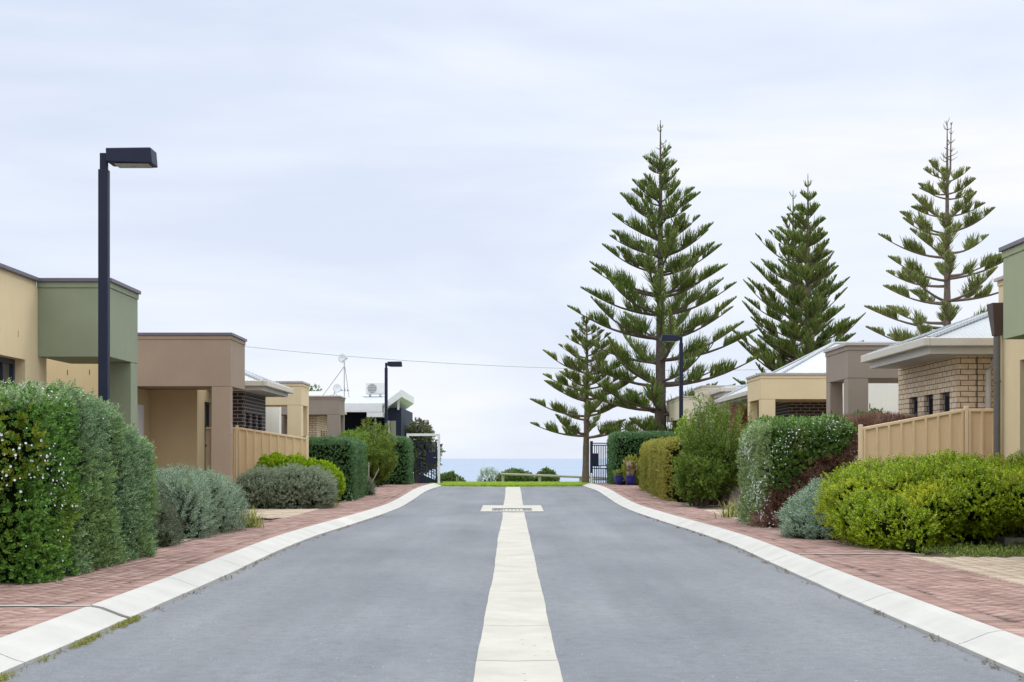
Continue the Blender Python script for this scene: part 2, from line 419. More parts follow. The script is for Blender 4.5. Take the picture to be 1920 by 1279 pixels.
# concrete drain strip down the middle -----------------------------------
rng = np.random.default_rng(5)
def wob(t, s, a): return a*(np.sin(t*1.3+s)+.6*np.sin(t*3.1+2*s)+.35*np.sin(t*7.7+3*s))/1.6
sv, sf = [], []
joints = [-9, 4.2, 6.9, 8.6, 10.4, 13.1, 15.4, 18.0, 20.6, 23.2, 25.8, 28.4, 30.6, 33.0, 35.8, 39, 42.2, 45.4, 48.4, 50.2]
def strip_z(Y): return prof(Y)-.03+.008
for a, b_ in zip(joints[:-1], joints[1:]):
    yy = np.linspace(a+.006, b_-.006, max(3, int((b_-a)/.12)))
    base = len(sv)
    for y in yy:
        z = float(strip_z(y))
        xl = -.205+wob(y, 1, .005)+.009*math.sin(y*.5); xr = .275+wob(y, 4, .005)
        sv += [(xl, y, z-.04), (xl, y, z), (0, y, z-.006), (xr, y, z), (xr, y, z-.04)]
    for k in range(len(yy)-1):
        for j in range(4):
            p = base+k*5+j; sf.append((p, p+1, p+6, p+5))
o = link_mesh('drain_strip', sv, sf, M['concrete']); o['kind'] = 'structure'
# drain grate with its concrete apron
dg = thing('drain_grate', (0, 33.9, 0), 'iron drain grate in a white concrete apron crossing the strip in mid road', 'drain')
ya, yb = 32.2, 35.4
mb = MB()
for (x0, x1, y0, y1) in ((-.72, -.46, ya, yb), (.46, .72, ya, yb), (-.46, .46, ya, 32.55), (-.46, .46, 33.95, yb)):
    mb.hexa([(x0, y0, -.08), (x1, y0, -.08), (x1, y1, -.06), (x0, y1, -.06)] +
            [(x, y, float(prof(y))-.006) for x, y in ((x0, y0), (x1, y0), (x1, y1), (x0, y1))])
mb.build('apron', M['concrete'], dg)
mb = MB()
for k in range(11):
    x = -.43+k*.086
    mb.box(x-.017, x+.017, 32.57, 33.93, -.03, -.012)
mb.box(-.46, .46, 32.55, 32.6, -.06, -.009); mb.box(-.46, .46, 33.9, 33.95, -.06, -.009)
mb.build('grate', M['gratebar'], dg)
MB().box(-.46, .46, 32.55, 33.95, -.2, -.062).build('pit', M['joint'], dg)

# kerbs ----------------------------------------------------------------
for sgn in (-1, 1):
    kv, kf = [], []
    js = [-9.0, -4, -1.0, 2.0, 4.4, 6.0, 8.2, 10.5, 13.0, 15.4, 17.6, 19.6, 22.0, 24.4, 26.8, 29.2, 31.6, 34.0, 36.4, 38.8, 41.2, 43.6, 46.0, 48.2, 50.25]
    if sgn > 0: js = [-9, -5, -2, 1, 4, 7, 9.0, 11.6, 14.0, 16.2, 17.8, 20.2, 22.6, 25, 27.4, 29.8, 32.2, 34.6, 37, 39.4, 41.8, 44.2, 46.6, 48.6, 50.25]
    for a, b_ in zip(js[:-1], js[1:]):
        g0 = .05 if (sgn < 0 and abs(a-10.5) < .01) else .009
        g1 = .05 if (sgn < 0 and abs(b_-10.5) < .01) else .006
        yy = np.linspace(a+g0, b_-g1, max(3, int((b_-a)/.3)))
        base = len(kv)
        for y in yy:
            z = float(prof(y)); h = float(hw(y)); w1 = h-.30+wob(y, sgn*2, .006)
            for xx, zz in ((w1, z-.1), (w1, z+.022), (w1+.05, z+.035), (h-.10, z+.094), (h-.03, z+.108), (h, z+.108), (h, z-.05)):
                kv.append((sgn*xx, y, zz))
        n = 7
        for k in range(len(yy)-1):
            for j in range(n-1):
                p = base+k*n+j
                kf.append((p, p+1, p+n+1, p+n) if sgn > 0 else (p, p+n, p+n+1, p+1))
        kf.append(tuple(base+j for j in range(n))); kf.append(tuple(base+(len(yy)-1)*n+j for j in range(n)))
    o = link_mesh('kerb', kv, kf, M['kerbcon']); o['kind'] = 'structure'
    tag(o, 'pale concrete kerb along the brick path on the side of the brown portico and navy house' if sgn < 0 else 'pale concrete kerb along the brick path on the side of the tall pines', None)

kg = MB(); hk = float(hw(10.5))  # dark block filling the kerb gap; the slot's shade is its colour
kg.hexa([(-hk+.31, 10.44, -.05), (-hk+.31, 10.56, -.05), (-hk, 10.56, -.05), (-hk, 10.44, -.05), (-hk+.30, 10.44, .012), (-hk+.30, 10.56, .012), (-hk, 10.56, .085), (-hk, 10.44, .085)])
tag(kg.build('kerb_outlet_shade', M['joint'], loc=(-hk, 10.5, 0)), 'dark fill painted as the shade of a kerb drainage slot by the channel drain', 'drain')
# brick pavers -----------------------------------------------------------
def paver_mat(name, cs):
    m, nt, b, o = nmat(name)
    g = N(nt, 'ShaderNodeNewGeometry')
    r = ramp(nt, g.outputs['Random Per Island'], [(0, cs[0]), (.5, cs[1]), (1, cs[2])])
    tc = N(nt, 'ShaderNodeTexCoord')
    nz = N(nt, 'ShaderNodeTexNoise', i_Scale=1.2, i_Detail=6, i_Roughness=.65); nt.links.new(tc.outputs['Object'], nz.inputs['Vector'])
    f = ramp(nt, nz.outputs['Fac'], [(.35, (.80, .80, .80)), (.65, (1.12, 1.12, 1.12))])
    n2 = N(nt, 'ShaderNodeTexNoise', i_Scale=90, i_Detail=3); nt.links.new(tc.outputs['Object'], n2.inputs['Vector'])
    f2 = ramp(nt, n2.outputs['Fac'], [(.3, (.85, .85, .85)), (.7, (1.12, 1.12, 1.12))])
    c = mixc(nt, 1, mixc(nt, 1, r.outputs[0], f.outputs[0], 'MULTIPLY'), f2.outputs[0], 'MULTIPLY')
    nt.links.new(c, b.inputs['Base Color']); b.inputs['Roughness'].default_value = .85; b.inputs['Specular IOR Level'].default_value = .3
    return m
M['paver'] = paver_mat('red_paver', [(.25, .15, .128), (.315, .20, .172), (.37, .25, .22)])
M['tanpaver'] = paver_mat('tan_paver', [(.40, .31, .23), (.45, .36, .28), (.50, .41, .32)])
M['sand'] = plain('jointing_sand', (.06, .045, .04), .95, .3, 10)
def paver_boxes(C, A, Bv, zf, lift=.1, gap=.0048):
    """C centres (n,2), A half long axis (n,2), Bv half short axis (n,2)"""
    n = len(C)
    la = np.linalg.norm(A, axis=1, keepdims=True); lb = np.linalg.norm(Bv, axis=1, keepdims=True)
    A = A*(la-gap)/la; Bv = Bv*(lb-gap)/lb
    cs = [(-1, -1), (1, -1), (1, 1), (-1, 1)]
    jit = np.random.default_rng(1).normal(0, .0012, n)
    P = []
    for sx, sy in cs:
        q = C+A*sx+Bv*sy; P.append(np.column_stack([q, zf(q[:, 0], q[:, 1])+lift+jit]))
    lo = [p-np.array((0, 0, .02)) for p in P]
    V = np.stack(lo+P, 1).reshape(-1, 3)
    i = np.arange(n)[:, None]*8
    F = np.concatenate([i+np.array(f)[None] for f in ((4, 5, 6, 7), (0, 1, 5, 4), (1, 2, 6, 5), (2, 3, 7, 6), (3, 0, 4, 7))])
    return V, F
def herring(test, x0, x1, y0, y1, ang, a=.105):
    c, s = math.cos(ang), math.sin(ang)
    Rm = math.hypot(x1-x0, y1-y0)/2+.5; cx, cy = (x0+x1)/2, (y0+y1)/2
    k = int(Rm/a)+2
    I, J = np.meshgrid(np.arange(-k, k), np.arange(-k, k)); d = (I-J) % 4
    out = []
    for dd, lx, ly in ((0, 2, 1), (3, 1, 2)):
        m = d == dd
        px = (I[m]+lx/2)*a; py = (J[m]+ly/2)*a
        X = cx+px*c-py*s; Y = cy+px*s+py*c
        ok = (X > x0) & (X < x1) & (Y > y0) & (Y < y1); X, Y = X[ok], Y[ok]
        t = test(X, Y); X, Y = X[t], Y[t]; n = len(X)
        ex = np.array((c, s))*lx/2*a; ey = np.array((-s, c))*ly/2*a
        A, B_ = (ex, ey)
        out.append((np.column_stack([X, Y]), np.repeat(A[None], n, 0), np.repeat(B_[None], n, 0)))
    return [np.concatenate([o[q] for o in out]) for q in range(3)]
pz = lambda X, Y: prof(Y)
PATH_OUT = {-1: 4.75, 1: 4.6}
def path_test(sgn):
    def t(X, Y):
        h = hw(np.minimum(Y, 50.2)); aX = np.abs(X)
        return (aX > h+.21) & (aX < PATH_OUT[sgn]-np.where(Y > 24, .55, 0))
    return t
for sgn in (-1, 1):
    x0, x1 = (2.9, 4.8) if sgn > 0 else (-4.8, -2.9)
    Vs, Fs, off = [], [], 0
    for (ya_, yb_) in ((2, 14), (14, 26), (26, 38), (38, 50.2)):
        C, A, Bv = herring(path_test(sgn), x0, x1, ya_, yb_, R(45+sgn*4))
        V, F = paver_boxes(C, A, Bv, pz, .1); Vs.append(V); Fs.append(F+off); off += len(V)
    # header course against the kerb
    yy = np.arange(2, 50.1, .105)
    C = np.column_stack([sgn*(hw(yy)+.108), yy]); n = len(yy)
    A = np.repeat(np.array([[.105, 0]]), n, 0); Bv = np.repeat(np.array([[0, .0525]]), n, 0)
    V, F = paver_boxes(C, A, Bv, pz, .102); Vs.append(V); Fs.append(F+off); off += len(V)
    V = np.concatenate(Vs); F = np.concatenate(Fs)
    o = link_mesh('footpath', V, F, M['paver']); o['kind'] = 'structure'
    # sand bed
    yb = np.arange(-10, 50.2, .4)
    xin = hw(yb)+.001; xout = np.full(len(yb), PATH_OUT[sgn]-.0)-np.where(yb > 24, .55, 0)
    V = np.concatenate([np.column_stack([sgn*xin, yb, prof(yb)+.094]), np.column_stack([sgn*xout, yb, prof(yb)+.094])])
    n = len(yb); i = np.arange(n-1)
    F = np.stack([i, i+1, i+1+n, i+n], -1) if sgn < 0 else np.stack([i, i+n, i+n+1, i+1], -1)
    o = link_mesh('path_bed', V, F, M['sand']); o['kind'] = 'structure'
# tan driveways
def driveway(x0, x1, y0, y1, herr=True, border=0):
    sgn = 1 if x0 > 0 else -1
    C, A, Bv = herring(lambda X, Y: (np.abs(X) > 0), x0, x1, y0, y1, R(45))
    V, F = paver_boxes(C, A, Bv, lambda X, Y: prof(Y)+.0*X, .108)
    if border:
        yy = np.arange(y0, y1, .105); n = len(yy)
        V2, F2 = paver_boxes(np.column_stack([np.full(n, x0-.1), yy]), np.repeat(np.array([[.105, 0]]), n, 0), np.repeat(np.array([[0, .0525]]), n, 0), lambda X, Y: prof(Y), .109)
        F = np.concatenate([F, F2+len(V)]); V = np.concatenate([V, V2])
    o = link_mesh('driveway', V, F, M['tanpaver']); o['kind'] = 'structure'
    xa, xb = sorted((x0, x1))
    yb = np.arange(y0, y1+.01, .4); n = len(yb); i = np.arange(n-1)
    V = np.concatenate([np.column_stack([np.full(n, xa), yb, prof(yb)+.102]), np.column_stack([np.full(n, xb), yb, prof(yb)+.102])])
    o = link_mesh('driveway_bed', V, np.stack([i, i+n, i+n+1, i+1], -1), M['sand']); o['kind'] = 'structure'
driveway(4.62, 8.0, 6.0, 15.7, border=1)
driveway(-7.0, -4.28, 16.9, 19.6)
driveway(-7.0, -4.22, 26.0, 30.6)
driveway(-7.0, -4.22, 39.2, 42.4)
driveway(4.1, 7.6, 25.6, 30.2)

# pale channel strips across the paths
def channel(name, x0, x1, y, z, label):
    mb = MB(); mb.box(x0, x1, y-.028, y+.028, z-.03, z+.008)
    mb.cur = 1; mb.box(x0+.01, x1-.01, y-.044, y-.0285, z-.03, z+.0045)
    o = mb.build(name, [M['concrete'], M['joint']], loc=((x0+x1)/2, y, z)); tag(o, label, 'channel drain')
channel('channel_drain', -5.5, -3.12, 10.55, .1, 'pale channel drain across the brick path before the flowering hedge, ending at a kerb gap')
channel('channel_drain', 3.27, 4.65, 16.25, .1, 'pale channel drain across the red brick path in front of the big yellow-green shrub')

# sea --------------------------------------------------------------------
def sea_mat():
    m, nt, b, o = nmat('sea_water')
    tc = N(nt, 'ShaderNodeTexCoord')
    nz = N(nt, 'ShaderNodeTexNoise', i_Scale=.02, i_Detail=8, i_Roughness=.6); nt.links.new(tc.outputs['Object'], nz.inputs['Vector'])
    r = ramp(nt, nz.outputs['Fac'], [(.35, (.245, .295, .38)), (.65, (.285, .335, .42))])
    nt.links.new(r.outputs[0], b.inputs['Base Color'])
    b.inputs['Roughness'].default_value = .6; b.inputs['Specular IOR Level'].default_value = .12; b.inputs['IOR'].default_value = 1.33
    bp = N(nt, 'ShaderNodeBump', i_Strength=.25, i_Distance=.5); n2 = N(nt, 'ShaderNodeTexNoise', i_Scale=.12, i_Detail=6)
    nt.links.new(tc.outputs['Object'], n2.inputs['Vector']); nt.links.new(n2.outputs['Fac'], bp.inputs['Height'])
    nt.links.new(bp.outputs[0], b.inputs['Normal'])
    return m
o = grid_mesh('sea', np.linspace(-40000, 40000, 9), np.array([130, 1000, 5000, 20000, 60000]), lambda X, Y: X*0-20, sea_mat())

# ------------------------------------------------------------------ foliage tools
def noise3(P, seed, f=2.0, n=7):
    r = np.random.default_rng(seed); s = np.zeros(len(P))
    for k in range(n):
        d = r.normal(size=3); d /= np.linalg.norm(d)
        s += np.sin(P@d*f*(1+.5*k)*1.7+r.uniform(0, 6.28))/(1+.3*k)
    return s/3.2
def leaf_quad(base, d, nrm, ln, w):
    d = np.array(d, float); d /= np.linalg.norm(d); nrm = np.array(nrm, float); sd = np.cross(d, nrm); sd /= np.linalg.norm(sd)
    nrm = np.cross(sd, d)
    base = np.array(base, float); mid = base+d*ln*.5-nrm*ln*.08
    return [base, mid+sd*w/2, base+d*ln, mid-sd*w/2]
def template(kind, seed=0):
    r = np.random.default_rng(seed); out = []
    if kind == 'leafy':
        for k in range(9):
            h = .015+.055*k/8; a = k*2.4; t = .5+.5*k/8
            d = (math.cos(a)*(1.25-t), math.sin(a)*(1.25-t), t*.9)
            out.append(leaf_quad((0, 0, h), d, (math.cos(a)*-.5, math.sin(a)*-.5, 1), .042, .022))
    elif kind == 'needle':
        for k in range(14):
            h = .01+.10*k/13; a = k*2.4
            d = (math.cos(a)*.8, math.sin(a)*.8, .75)
            out.append(leaf_quad((0, 0, h), d, (-math.cos(a), -math.sin(a), 1), .036, .009))
    elif kind == 'fine':
        for k in range(12):
            h = .005+.06*k/11; a = k*2.4+r.uniform(-.4, .4)
            d = (math.cos(a)*.8, math.sin(a)*.8, .7)
            out.append(leaf_quad((0, 0, h), d, (-math.cos(a), -math.sin(a), 1), .024, .013))
    elif kind == 'flower':
        for k in range(5):
            a = k*1.2566
            out.append(leaf_quad((0, 0, .0), (math.cos(a), math.sin(a), .35), (0, 0, 1), .5, .42))
    elif kind == 'twig':
        for k in range(8):
            a = k*2.4+r.uniform(-.5, .5)
            out.append(leaf_quad((0, 0, .008*k), (math.cos(a)*.6, math.sin(a)*.6, .9), (-math.sin(a), math.cos(a), .2), .09, .006))
    return np.array(out)
def instance(T, P, D, S, rng):
    """T (k,4,3), P (n,3), D (n,3) axis, S (n,)"""
    n = len(P); D = D/np.linalg.norm(D, axis=1, keepdims=True)
    r = rng.normal(size=(n, 3)); X = np.cross(D, r); X /= np.linalg.norm(X, axis=1, keepdims=True); Y = np.cross(D, X)
    Mx = np.stack([X, Y, D], -1)  # columns
    V = np.einsum('nij,kqj->nkqi', Mx, T)*S[:, None, None, None]+P[:, None, None, :]
    V = V.reshape(-1, 3); F = np.arange(len(V)).reshape(-1, 4)
    return V, F
def scatter_box(b, r, n, rng):
    x0, x1, y0, y1, z0, z1 = b
    lx, ly, lz = x1-x0, y1-y0, z1-z0
    areas = np.array([ly*lz, ly*lz, lx*lz, lx*lz, lx*ly]); f = rng.choice(5, n, p=areas/areas.sum())
    u = rng.random((n, 3)); P = np.array([x0, y0, z0])+u*np.array([lx, ly, lz])
    P[f == 0, 0] = x0; P[f == 1, 0] = x1; P[f == 2, 1] = y0; P[f == 3, 1] = y1; P[f == 4, 2] = z1
    return round_box(P, b, r)
def round_box(P, b, r):
    x0, x1, y0, y1, z0, z1 = b
    lo = np.array([x0+r, y0+r, z0-9]); hi = np.array([x1-r, y1-r, z1-r]); hi = np.maximum(hi, lo+1e-3)
    Q = np.clip(P, lo, hi); d = P-Q; l = np.linalg.norm(d, axis=1, keepdims=True); l[l < 1e-6] = 1
    Nn = d/l
    return Q+Nn*r, Nn
def core_box(b, r, seed, amp, f, inset, n=16):
    Vs, Fs, off = [], [], 0
    x0, x1, y0, y1, z0, z1 = b
    g = np.linspace(0, 1, n); U, W = np.meshgrid(g, g); U = U.ravel(); W = W.ravel()
    i = np.arange(n-1)[:, None]*n+np.arange(n-1)[None]; Fq = np.stack([i, i+1, i+n+1, i+n], -1).reshape(-1, 4)
    mk = lambda a, b_, c: np.column_stack([a, b_, c])
    o1 = np.ones_like(U)
    for P in (mk(x0*o1, y0+(y1-y0)*U, z0+(z1-z0)*W), mk(x1*o1, y0+(y1-y0)*U, z0+(z1-z0)*W), mk(x0+(x1-x0)*U, y0*o1, z0+(z1-z0)*W),
              mk(x0+(x1-x0)*U, y1*o1, z0+(z1-z0)*W), mk(x0+(x1-x0)*U, y0+(y1-y0)*W, z1*o1)):
        Q, Nn = round_box(P, b, r); Q = Q+Nn*(noise3(Q, seed, f)*amp-inset)[:, None]
        Vs.append(Q); Fs.append(Fq+off); off += len(Q)
    return np.concatenate(Vs), np.concatenate(Fs)
def finish(name, parts, label, cat, group=None):
    """parts: list of (V,F,mat)"""
    Vs, Fs, mi, mats, off = [], [], [], [], 0
    for V, F, m in parts:
        Vs.append(V); Fs.append(F+off); off += len(V); mi += [len(mats)]*len(F); mats.append(m)
    V = np.concatenate(Vs); base = (V[:, 0].mean(), V[:, 1].mean(), V[:, 2].min())
    o = link_mesh(name, V, np.concatenate(Fs), mats, mi=mi, loc=base)
    return tag(o, label, cat, group)
def add_flowers(parent, P, D, size, rng):
    S = size*rng.uniform(.6, 1.25, len(P))
    V, F = instance(template('flower'), P, D, S, rng)
    o = link_mesh('blossom', V, F, M['flower'], parent); o['kind'] = 'stuff'
    return o
def hedge(name, b, r, dens, size, kind, lm, label, cat='hedge', seed=1, amp=.07, f=2.2, up=.5, flowers=0, core='core', fsize=.03, fmask=None, shaper=None, loose=.05, extra=None, clump=.035):
    rng = np.random.default_rng(seed); x0, x1, y0, y1, z0, z1 = b
    area = 2*(y1-y0)*(z1-z0)+2*(x1-x0)*(z1-z0)+(x1-x0)*(y1-y0)
    n = int(area*dens)
    P, Nn = scatter_box(b, r, n, rng)
    h = noise3(P, seed, f)*amp+noise3(P, seed+50, 7.5, 9)*clump
    P = P+Nn*(h-np.abs(rng.normal(0, loose, n)))[:, None]
    D = Nn+np.array([0, 0, up])+rng.normal(0, .45, (n, 3))
    S = size*rng.uniform(.7, 1.35, n)
    cv, cf = core_box(b, r, seed, amp, f, .07+clump*1.8)
    if shaper is not None: P = shaper(P); cv = shaper(cv)
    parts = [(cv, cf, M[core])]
    if extra is None: extra = []
    used = np.zeros(n, bool)
    for mask, T2, m2 in extra:
        sel = mask(P, Nn, rng) & ~used; used |= sel
        V, F = instance(template(T2), P[sel], D[sel], S[sel], rng); parts.append((V, F, m2))
    V, F = instance(template(kind), P[~used], D[~used], S[~used], rng); parts.append((V, F, lm))
    o = finish(name, parts, label, cat)
    if flowers:
        P, Nn = scatter_box(b, r, flowers*6, rng)
        P = P+Nn*(noise3(P, seed, f)*amp+noise3(P, seed+50, 7.5, 9)*clump+.02)[:, None]
        w = fmask(P, Nn) if fmask else np.ones(len(P))
        w = w*np.clip(.35+noise3(P, seed+9, 3.)*1.1, 0, 1)
        keep = rng.random(len(P)) < w/ max(1e-6, w.mean())/6
        P, Nn = P[keep], Nn[keep]
        if shaper is not None: P = shaper(P)
        add_flowers(o, P, Nn+np.array([0, -.3, .3]), fsize, rng)
    return o
def blob_pts(blobs, n, rng, zmin):
    B = np.array(blobs, float); area = (B[:, 3]*B[:, 4]+B[:, 4]*B[:, 5]+B[:, 3]*B[:, 5]); k = rng.choice(len(B), n, p=area/area.sum())
    u = rng.normal(size=(n, 3)); u /= np.linalg.norm(u, axis=1, keepdims=True)
    P = B[k, :3]+u*B[k, 3:]; Nn = u/B[k, 3:]; Nn /= np.linalg.norm(Nn, axis=1, keepdims=True)
    ok = P[:, 2] > zmin
    for j in range(len(B)):
        q = ((P-B[j, :3])/B[j, 3:]); ok &= ((q**2).sum(1) > .80) | (k == j)
    return P[ok], Nn[ok]
def core_blobs(blobs, s=.84, nu=14, nv=9):
    Vs, Fs, off = [], [], 0
    for cx, cy, cz, rx, ry, rz in blobs:
        u = np.linspace(0, 2*math.pi, nu, endpoint=False); v = np.linspace(.05, math.pi-.05, nv)
        U, W = np.meshgrid(u, v)
        Vs.append(np.column_stack([(cx+s*rx*np.sin(W)*np.cos(U)).ravel(), (cy+s*ry*np.sin(W)*np.sin(U)).ravel(), (cz+s*rz*np.cos(W)).ravel()]))
        i = np.arange(nv-1)[:, None]*nu; j = np.arange(nu)[None]; j2 = (j+1) % nu
        Fs.append(np.stack([i+j, i+j2, i+nu+j2, i+nu+j], -1).reshape(-1, 4)+off); off += nu*nv
    return np.concatenate(Vs), np.concatenate(Fs)
def bush(name, blobs, n, size, kind, lm, label, cat='shrub', seed=1, up=.7, zmin=.05, core='core', jit=.06, trunk=None, extra=None, cs=.84, group=None):
    rng = np.random.default_rng(seed)
    P, Nn = blob_pts(blobs, n, rng, zmin)
    n = len(P)
    P = P+Nn*(noise3(P, seed, 4)*jit+noise3(P, seed+7, 9, 9)*jit*.6-np.abs(rng.normal(0, jit*.8, n)))[:, None]
    D = Nn+np.array([0, 0, up])+rng.normal(0, .4, (n, 3)); S = size*rng.uniform(.7, 1.35, n)
    cv, cf = core_blobs(blobs, cs); cv[:, 2] = np.maximum(cv[:, 2], zmin-.03)
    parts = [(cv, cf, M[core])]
    V, F = instance(template(kind), P, D, S, rng); parts.append((V, F, lm))
    o = finish(name, parts, label, cat, group)
    if trunk:
        mb = MB()
        for path, rad in trunk: mb.tube(path, rad, 6)
        mb.build('trunk', M['darkbark'], o)
    return o
def feather(name, c, rx, ry, h, z0, nst, nleaf, lm, label, seed=1, leaf=(.07, .013), cat='shrub', zlo=.12, jet=0):
    """loose shrub: arching stems set with narrow leaves"""
    rng = np.random.default_rng(seed)
    u = rng.normal(size=(nst, 3)); u /= np.linalg.norm(u, axis=1, keepdims=True); u *= rng.uniform(.75, 1.0, (nst, 1))
    E = np.column_stack([c[0]+u[:, 0]*rx, c[1]+u[:, 1]*ry, z0+h*(zlo+(1-zlo)*(.5+.5*u[:, 2]))])
    lump = noise3(E, seed, 1.6); E = np.array([c[0], c[1], z0])+(E-np.array([c[0], c[1], z0]))*(1+.26*lump[:, None])
    Bs = np.array([c[0], c[1], z0])+(E-np.array([c[0], c[1], z0]))*np.array([.25, .25, .0])+rng.normal(0, .04, (nst, 3))*np.array([1, 1, 0])
    C = (Bs+E)/2+np.array([0, 0, .35])*h*rng.uniform(.2, 1, (nst, 1)); C[:, 2] = np.minimum(C[:, 2], z0+h*1.02)
    t = rng.uniform(.35, 1, (nst, nleaf)); t = t**.7
    tt = t[..., None]
    P = (1-tt)**2*Bs[:, None]+2*tt*(1-tt)*C[:, None]+tt**2*E[:, None]
    Tn = 2*(1-tt)*(C-Bs)[:, None]+2*tt*(E-C)[:, None]; Tn /= np.linalg.norm(Tn, axis=-1, keepdims=True)
    P = P.reshape(-1, 3); Tn = Tn.reshape(-1, 3)
    n = len(P)
    P = P+rng.normal(0, .02, (n, 3))
    D = Tn*.8+rng.normal(0, .6, (n, 3))+np.array([0, 0, -.05])
    T = np.array([leaf_quad((0, 0, 0), (0, 0, 1), (0, 1, 0), leaf[0], leaf[1])])
    V, F = instance(T, P, D, rng.uniform(.6, 1.3, n), rng)
    cv, cf = core_blobs([(c[0], c[1], z0+h*.36, rx*.5, ry*.5, h*.3)])
    cv[:, 2] = np.maximum(cv[:, 2], z0)
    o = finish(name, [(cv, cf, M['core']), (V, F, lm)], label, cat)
    mb = MB()
    for k in range(0, nst, max(1, nst//70)):
        ts = np.linspace(0, 1, 6)[:, None]
        path = (1-ts)**2*Bs[k]+2*ts*(1-ts)*C[k]+ts**2*E[k]
        mb.tube(path, [.012, .011, .009, .007, .005, .003], 3)
    mb.build('stem', M['darkbark'], o)['kind'] = 'stuff'
    return o
def tuft(name, c, n, ln, spread, lm, label, cat='grass clump', seed=1, w=.016, z0=.1):
    rng = np.random.default_rng(seed); V, F = [], []
    for k in range(n):
        a = rng.uniform(0, 6.283); l = ln*rng.uniform(.5, 1.1); o = rng.normal(0, spread*.25, 2)
        d = np.array([math.cos(a), math.sin(a)]); lean = rng.uniform(.15, 1)*spread
        sd = np.array([-d[1], d[0]])*w/2
        pts = [np.array([c[0]+o[0]+d[0]*lean*s**1.6, c[1]+o[1]+d[1]*lean*s**1.6, z0+l*(s-.55*(lean/spread)*s**2.2)]) for s in (0, .35, .7, 1)]
        b = len(V)
        for q, p in enumerate(pts):
            ww = (1, .9, .6, .08)[q]
            V += [p+np.array([*sd, 0])*ww, p-np.array([*sd, 0])*ww]
        for q in range(3): F.append((b+2*q, b+2*q+1, b+2*q+3, b+2*q+2))
    return finish(name, [(np.array(V), np.array(F), lm)], label, cat)

# ------------------------------------------------------------------ houses
def portico(root, s, X, W, Y0, Y1, zb, zt, mat, capm, pillars, name='portico', pz0=.12):
    """s=-1 on the left of the road; pillars: (x_from_face0, x_from_face1, y0, y1)"""
    xa, xb = s*X, s*(X+W)
    p = MB().box(xa, xb, Y0, Y1, zb, zt-.13).build(name, mat, root, bevel=.006)
    MB().box(xa-s*.014, xb+s*.014, Y0-.014, Y1+.014, zt-.1295, zt-.045).build('trim_band', mat, p, bevel=.005)
    MB().box(xa-s*.045, xb+s*.045, Y0-.045, Y1+.045, zt-.0445, zt+.012).build('parapet_cap', capm, p, bevel=.006)
    for (a, b_, y0, y1) in pillars:
        MB().box(s*(X+a), s*(X+b_), y0, y1, pz0, zb-.004).build('pillar', mat, p, bevel=.006)
    return p
def window_x(root, s, X, y0, y1, z0, z1, depth=.16, fr=.045, mull=(), bars=(), frame='frame', name='window', pane='glass'):
    """window in a wall facing the street at |x|=X (its frame sits depth inside the wall)"""
    xf = X+depth
    mb = MB()
    for (a, b_, c, d) in ((y0, y1, z0, z0+fr), (y0, y1, z1-fr, z1), (y0, y0+fr, z0+fr, z1-fr), (y1-fr, y1, z0+fr, z1-fr)):
        mb.box(s*(xf-.05), s*xf, a, b_, c, d)
    for y in mull: mb.box(s*(xf-.045), s*xf, y-fr*.4, y+fr*.4, z0+fr, z1-fr)
    for z in bars: mb.box(s*(xf-.042), s*xf, y0+fr, y1-fr, z-fr*.4, z+fr*.4)
    w = mb.build(name, M[frame], root)
    MB().box(s*(xf-.02), s*(xf-.012), y0+fr*.5, y1-fr*.5, z0+fr*.5, z1-fr*.5).build('pane', M[pane], w)
    return w
def window_y(root, Y, x0, x1, z0, z1, depth=.12, fr=.045, mull=(), bars=(), frame='frame', pane='glass', name='window'):
    """window in a wall facing the camera"""
    yf = Y+depth; x0, x1 = sorted((x0, x1)); mb = MB()
    for (a, b_, c, d) in ((x0, x1, z0, z0+fr), (x0, x1, z1-fr, z1), (x0, x0+fr, z0+fr, z1-fr), (x1-fr, x1, z0+fr, z1-fr)):
        mb.box(a, b_, yf-.05, yf, c, d)
    for x in mull: mb.box(x-fr*.4, x+fr*.4, yf-.045, yf, z0+fr, z1-fr)
    for z in bars: mb.box(x0+fr, x1-fr, yf-.042, yf, z-fr*.4, z+fr*.4)
    w = mb.build(name, M[frame], root)
    MB().box(x0+fr*.5, x1-fr*.5, yf-.02, yf-.012, z0+fr*.5, z1-fr*.5).build('pane', M[pane], w)
    return w
def wall_x(mb, s, X, T, y0, y1, z0, z1, holes):
    """a wall facing the street, thickness T, with rectangular holes (ya,yb,za,zb) in it"""
    hs = sorted(holes); y = y0
    for (a, b_, c, d) in hs:
        mb.box(s*X, s*(X+T), y, a, z0, z1)
        mb.box(s*X, s*(X+T), a, b_, z0, c); mb.box(s*X, s*(X+T), a, b_, d, z1); y = b_
    mb.box(s*X, s*(X+T), y, y1, z0, z1)
def wall_y(mb, Y, T, x0, x1, z0, z1, holes):
    hs = sorted(holes); x = x0
    for (a, b_, c, d) in hs:
        mb.box(x, a, Y, Y+T, z0, z1); mb.box(a, b_, Y, Y+T, z0, c); mb.box(a, b_, Y, Y+T, d, z1); x = b_
    mb.box(x, x1, Y, Y+T, z0, z1)
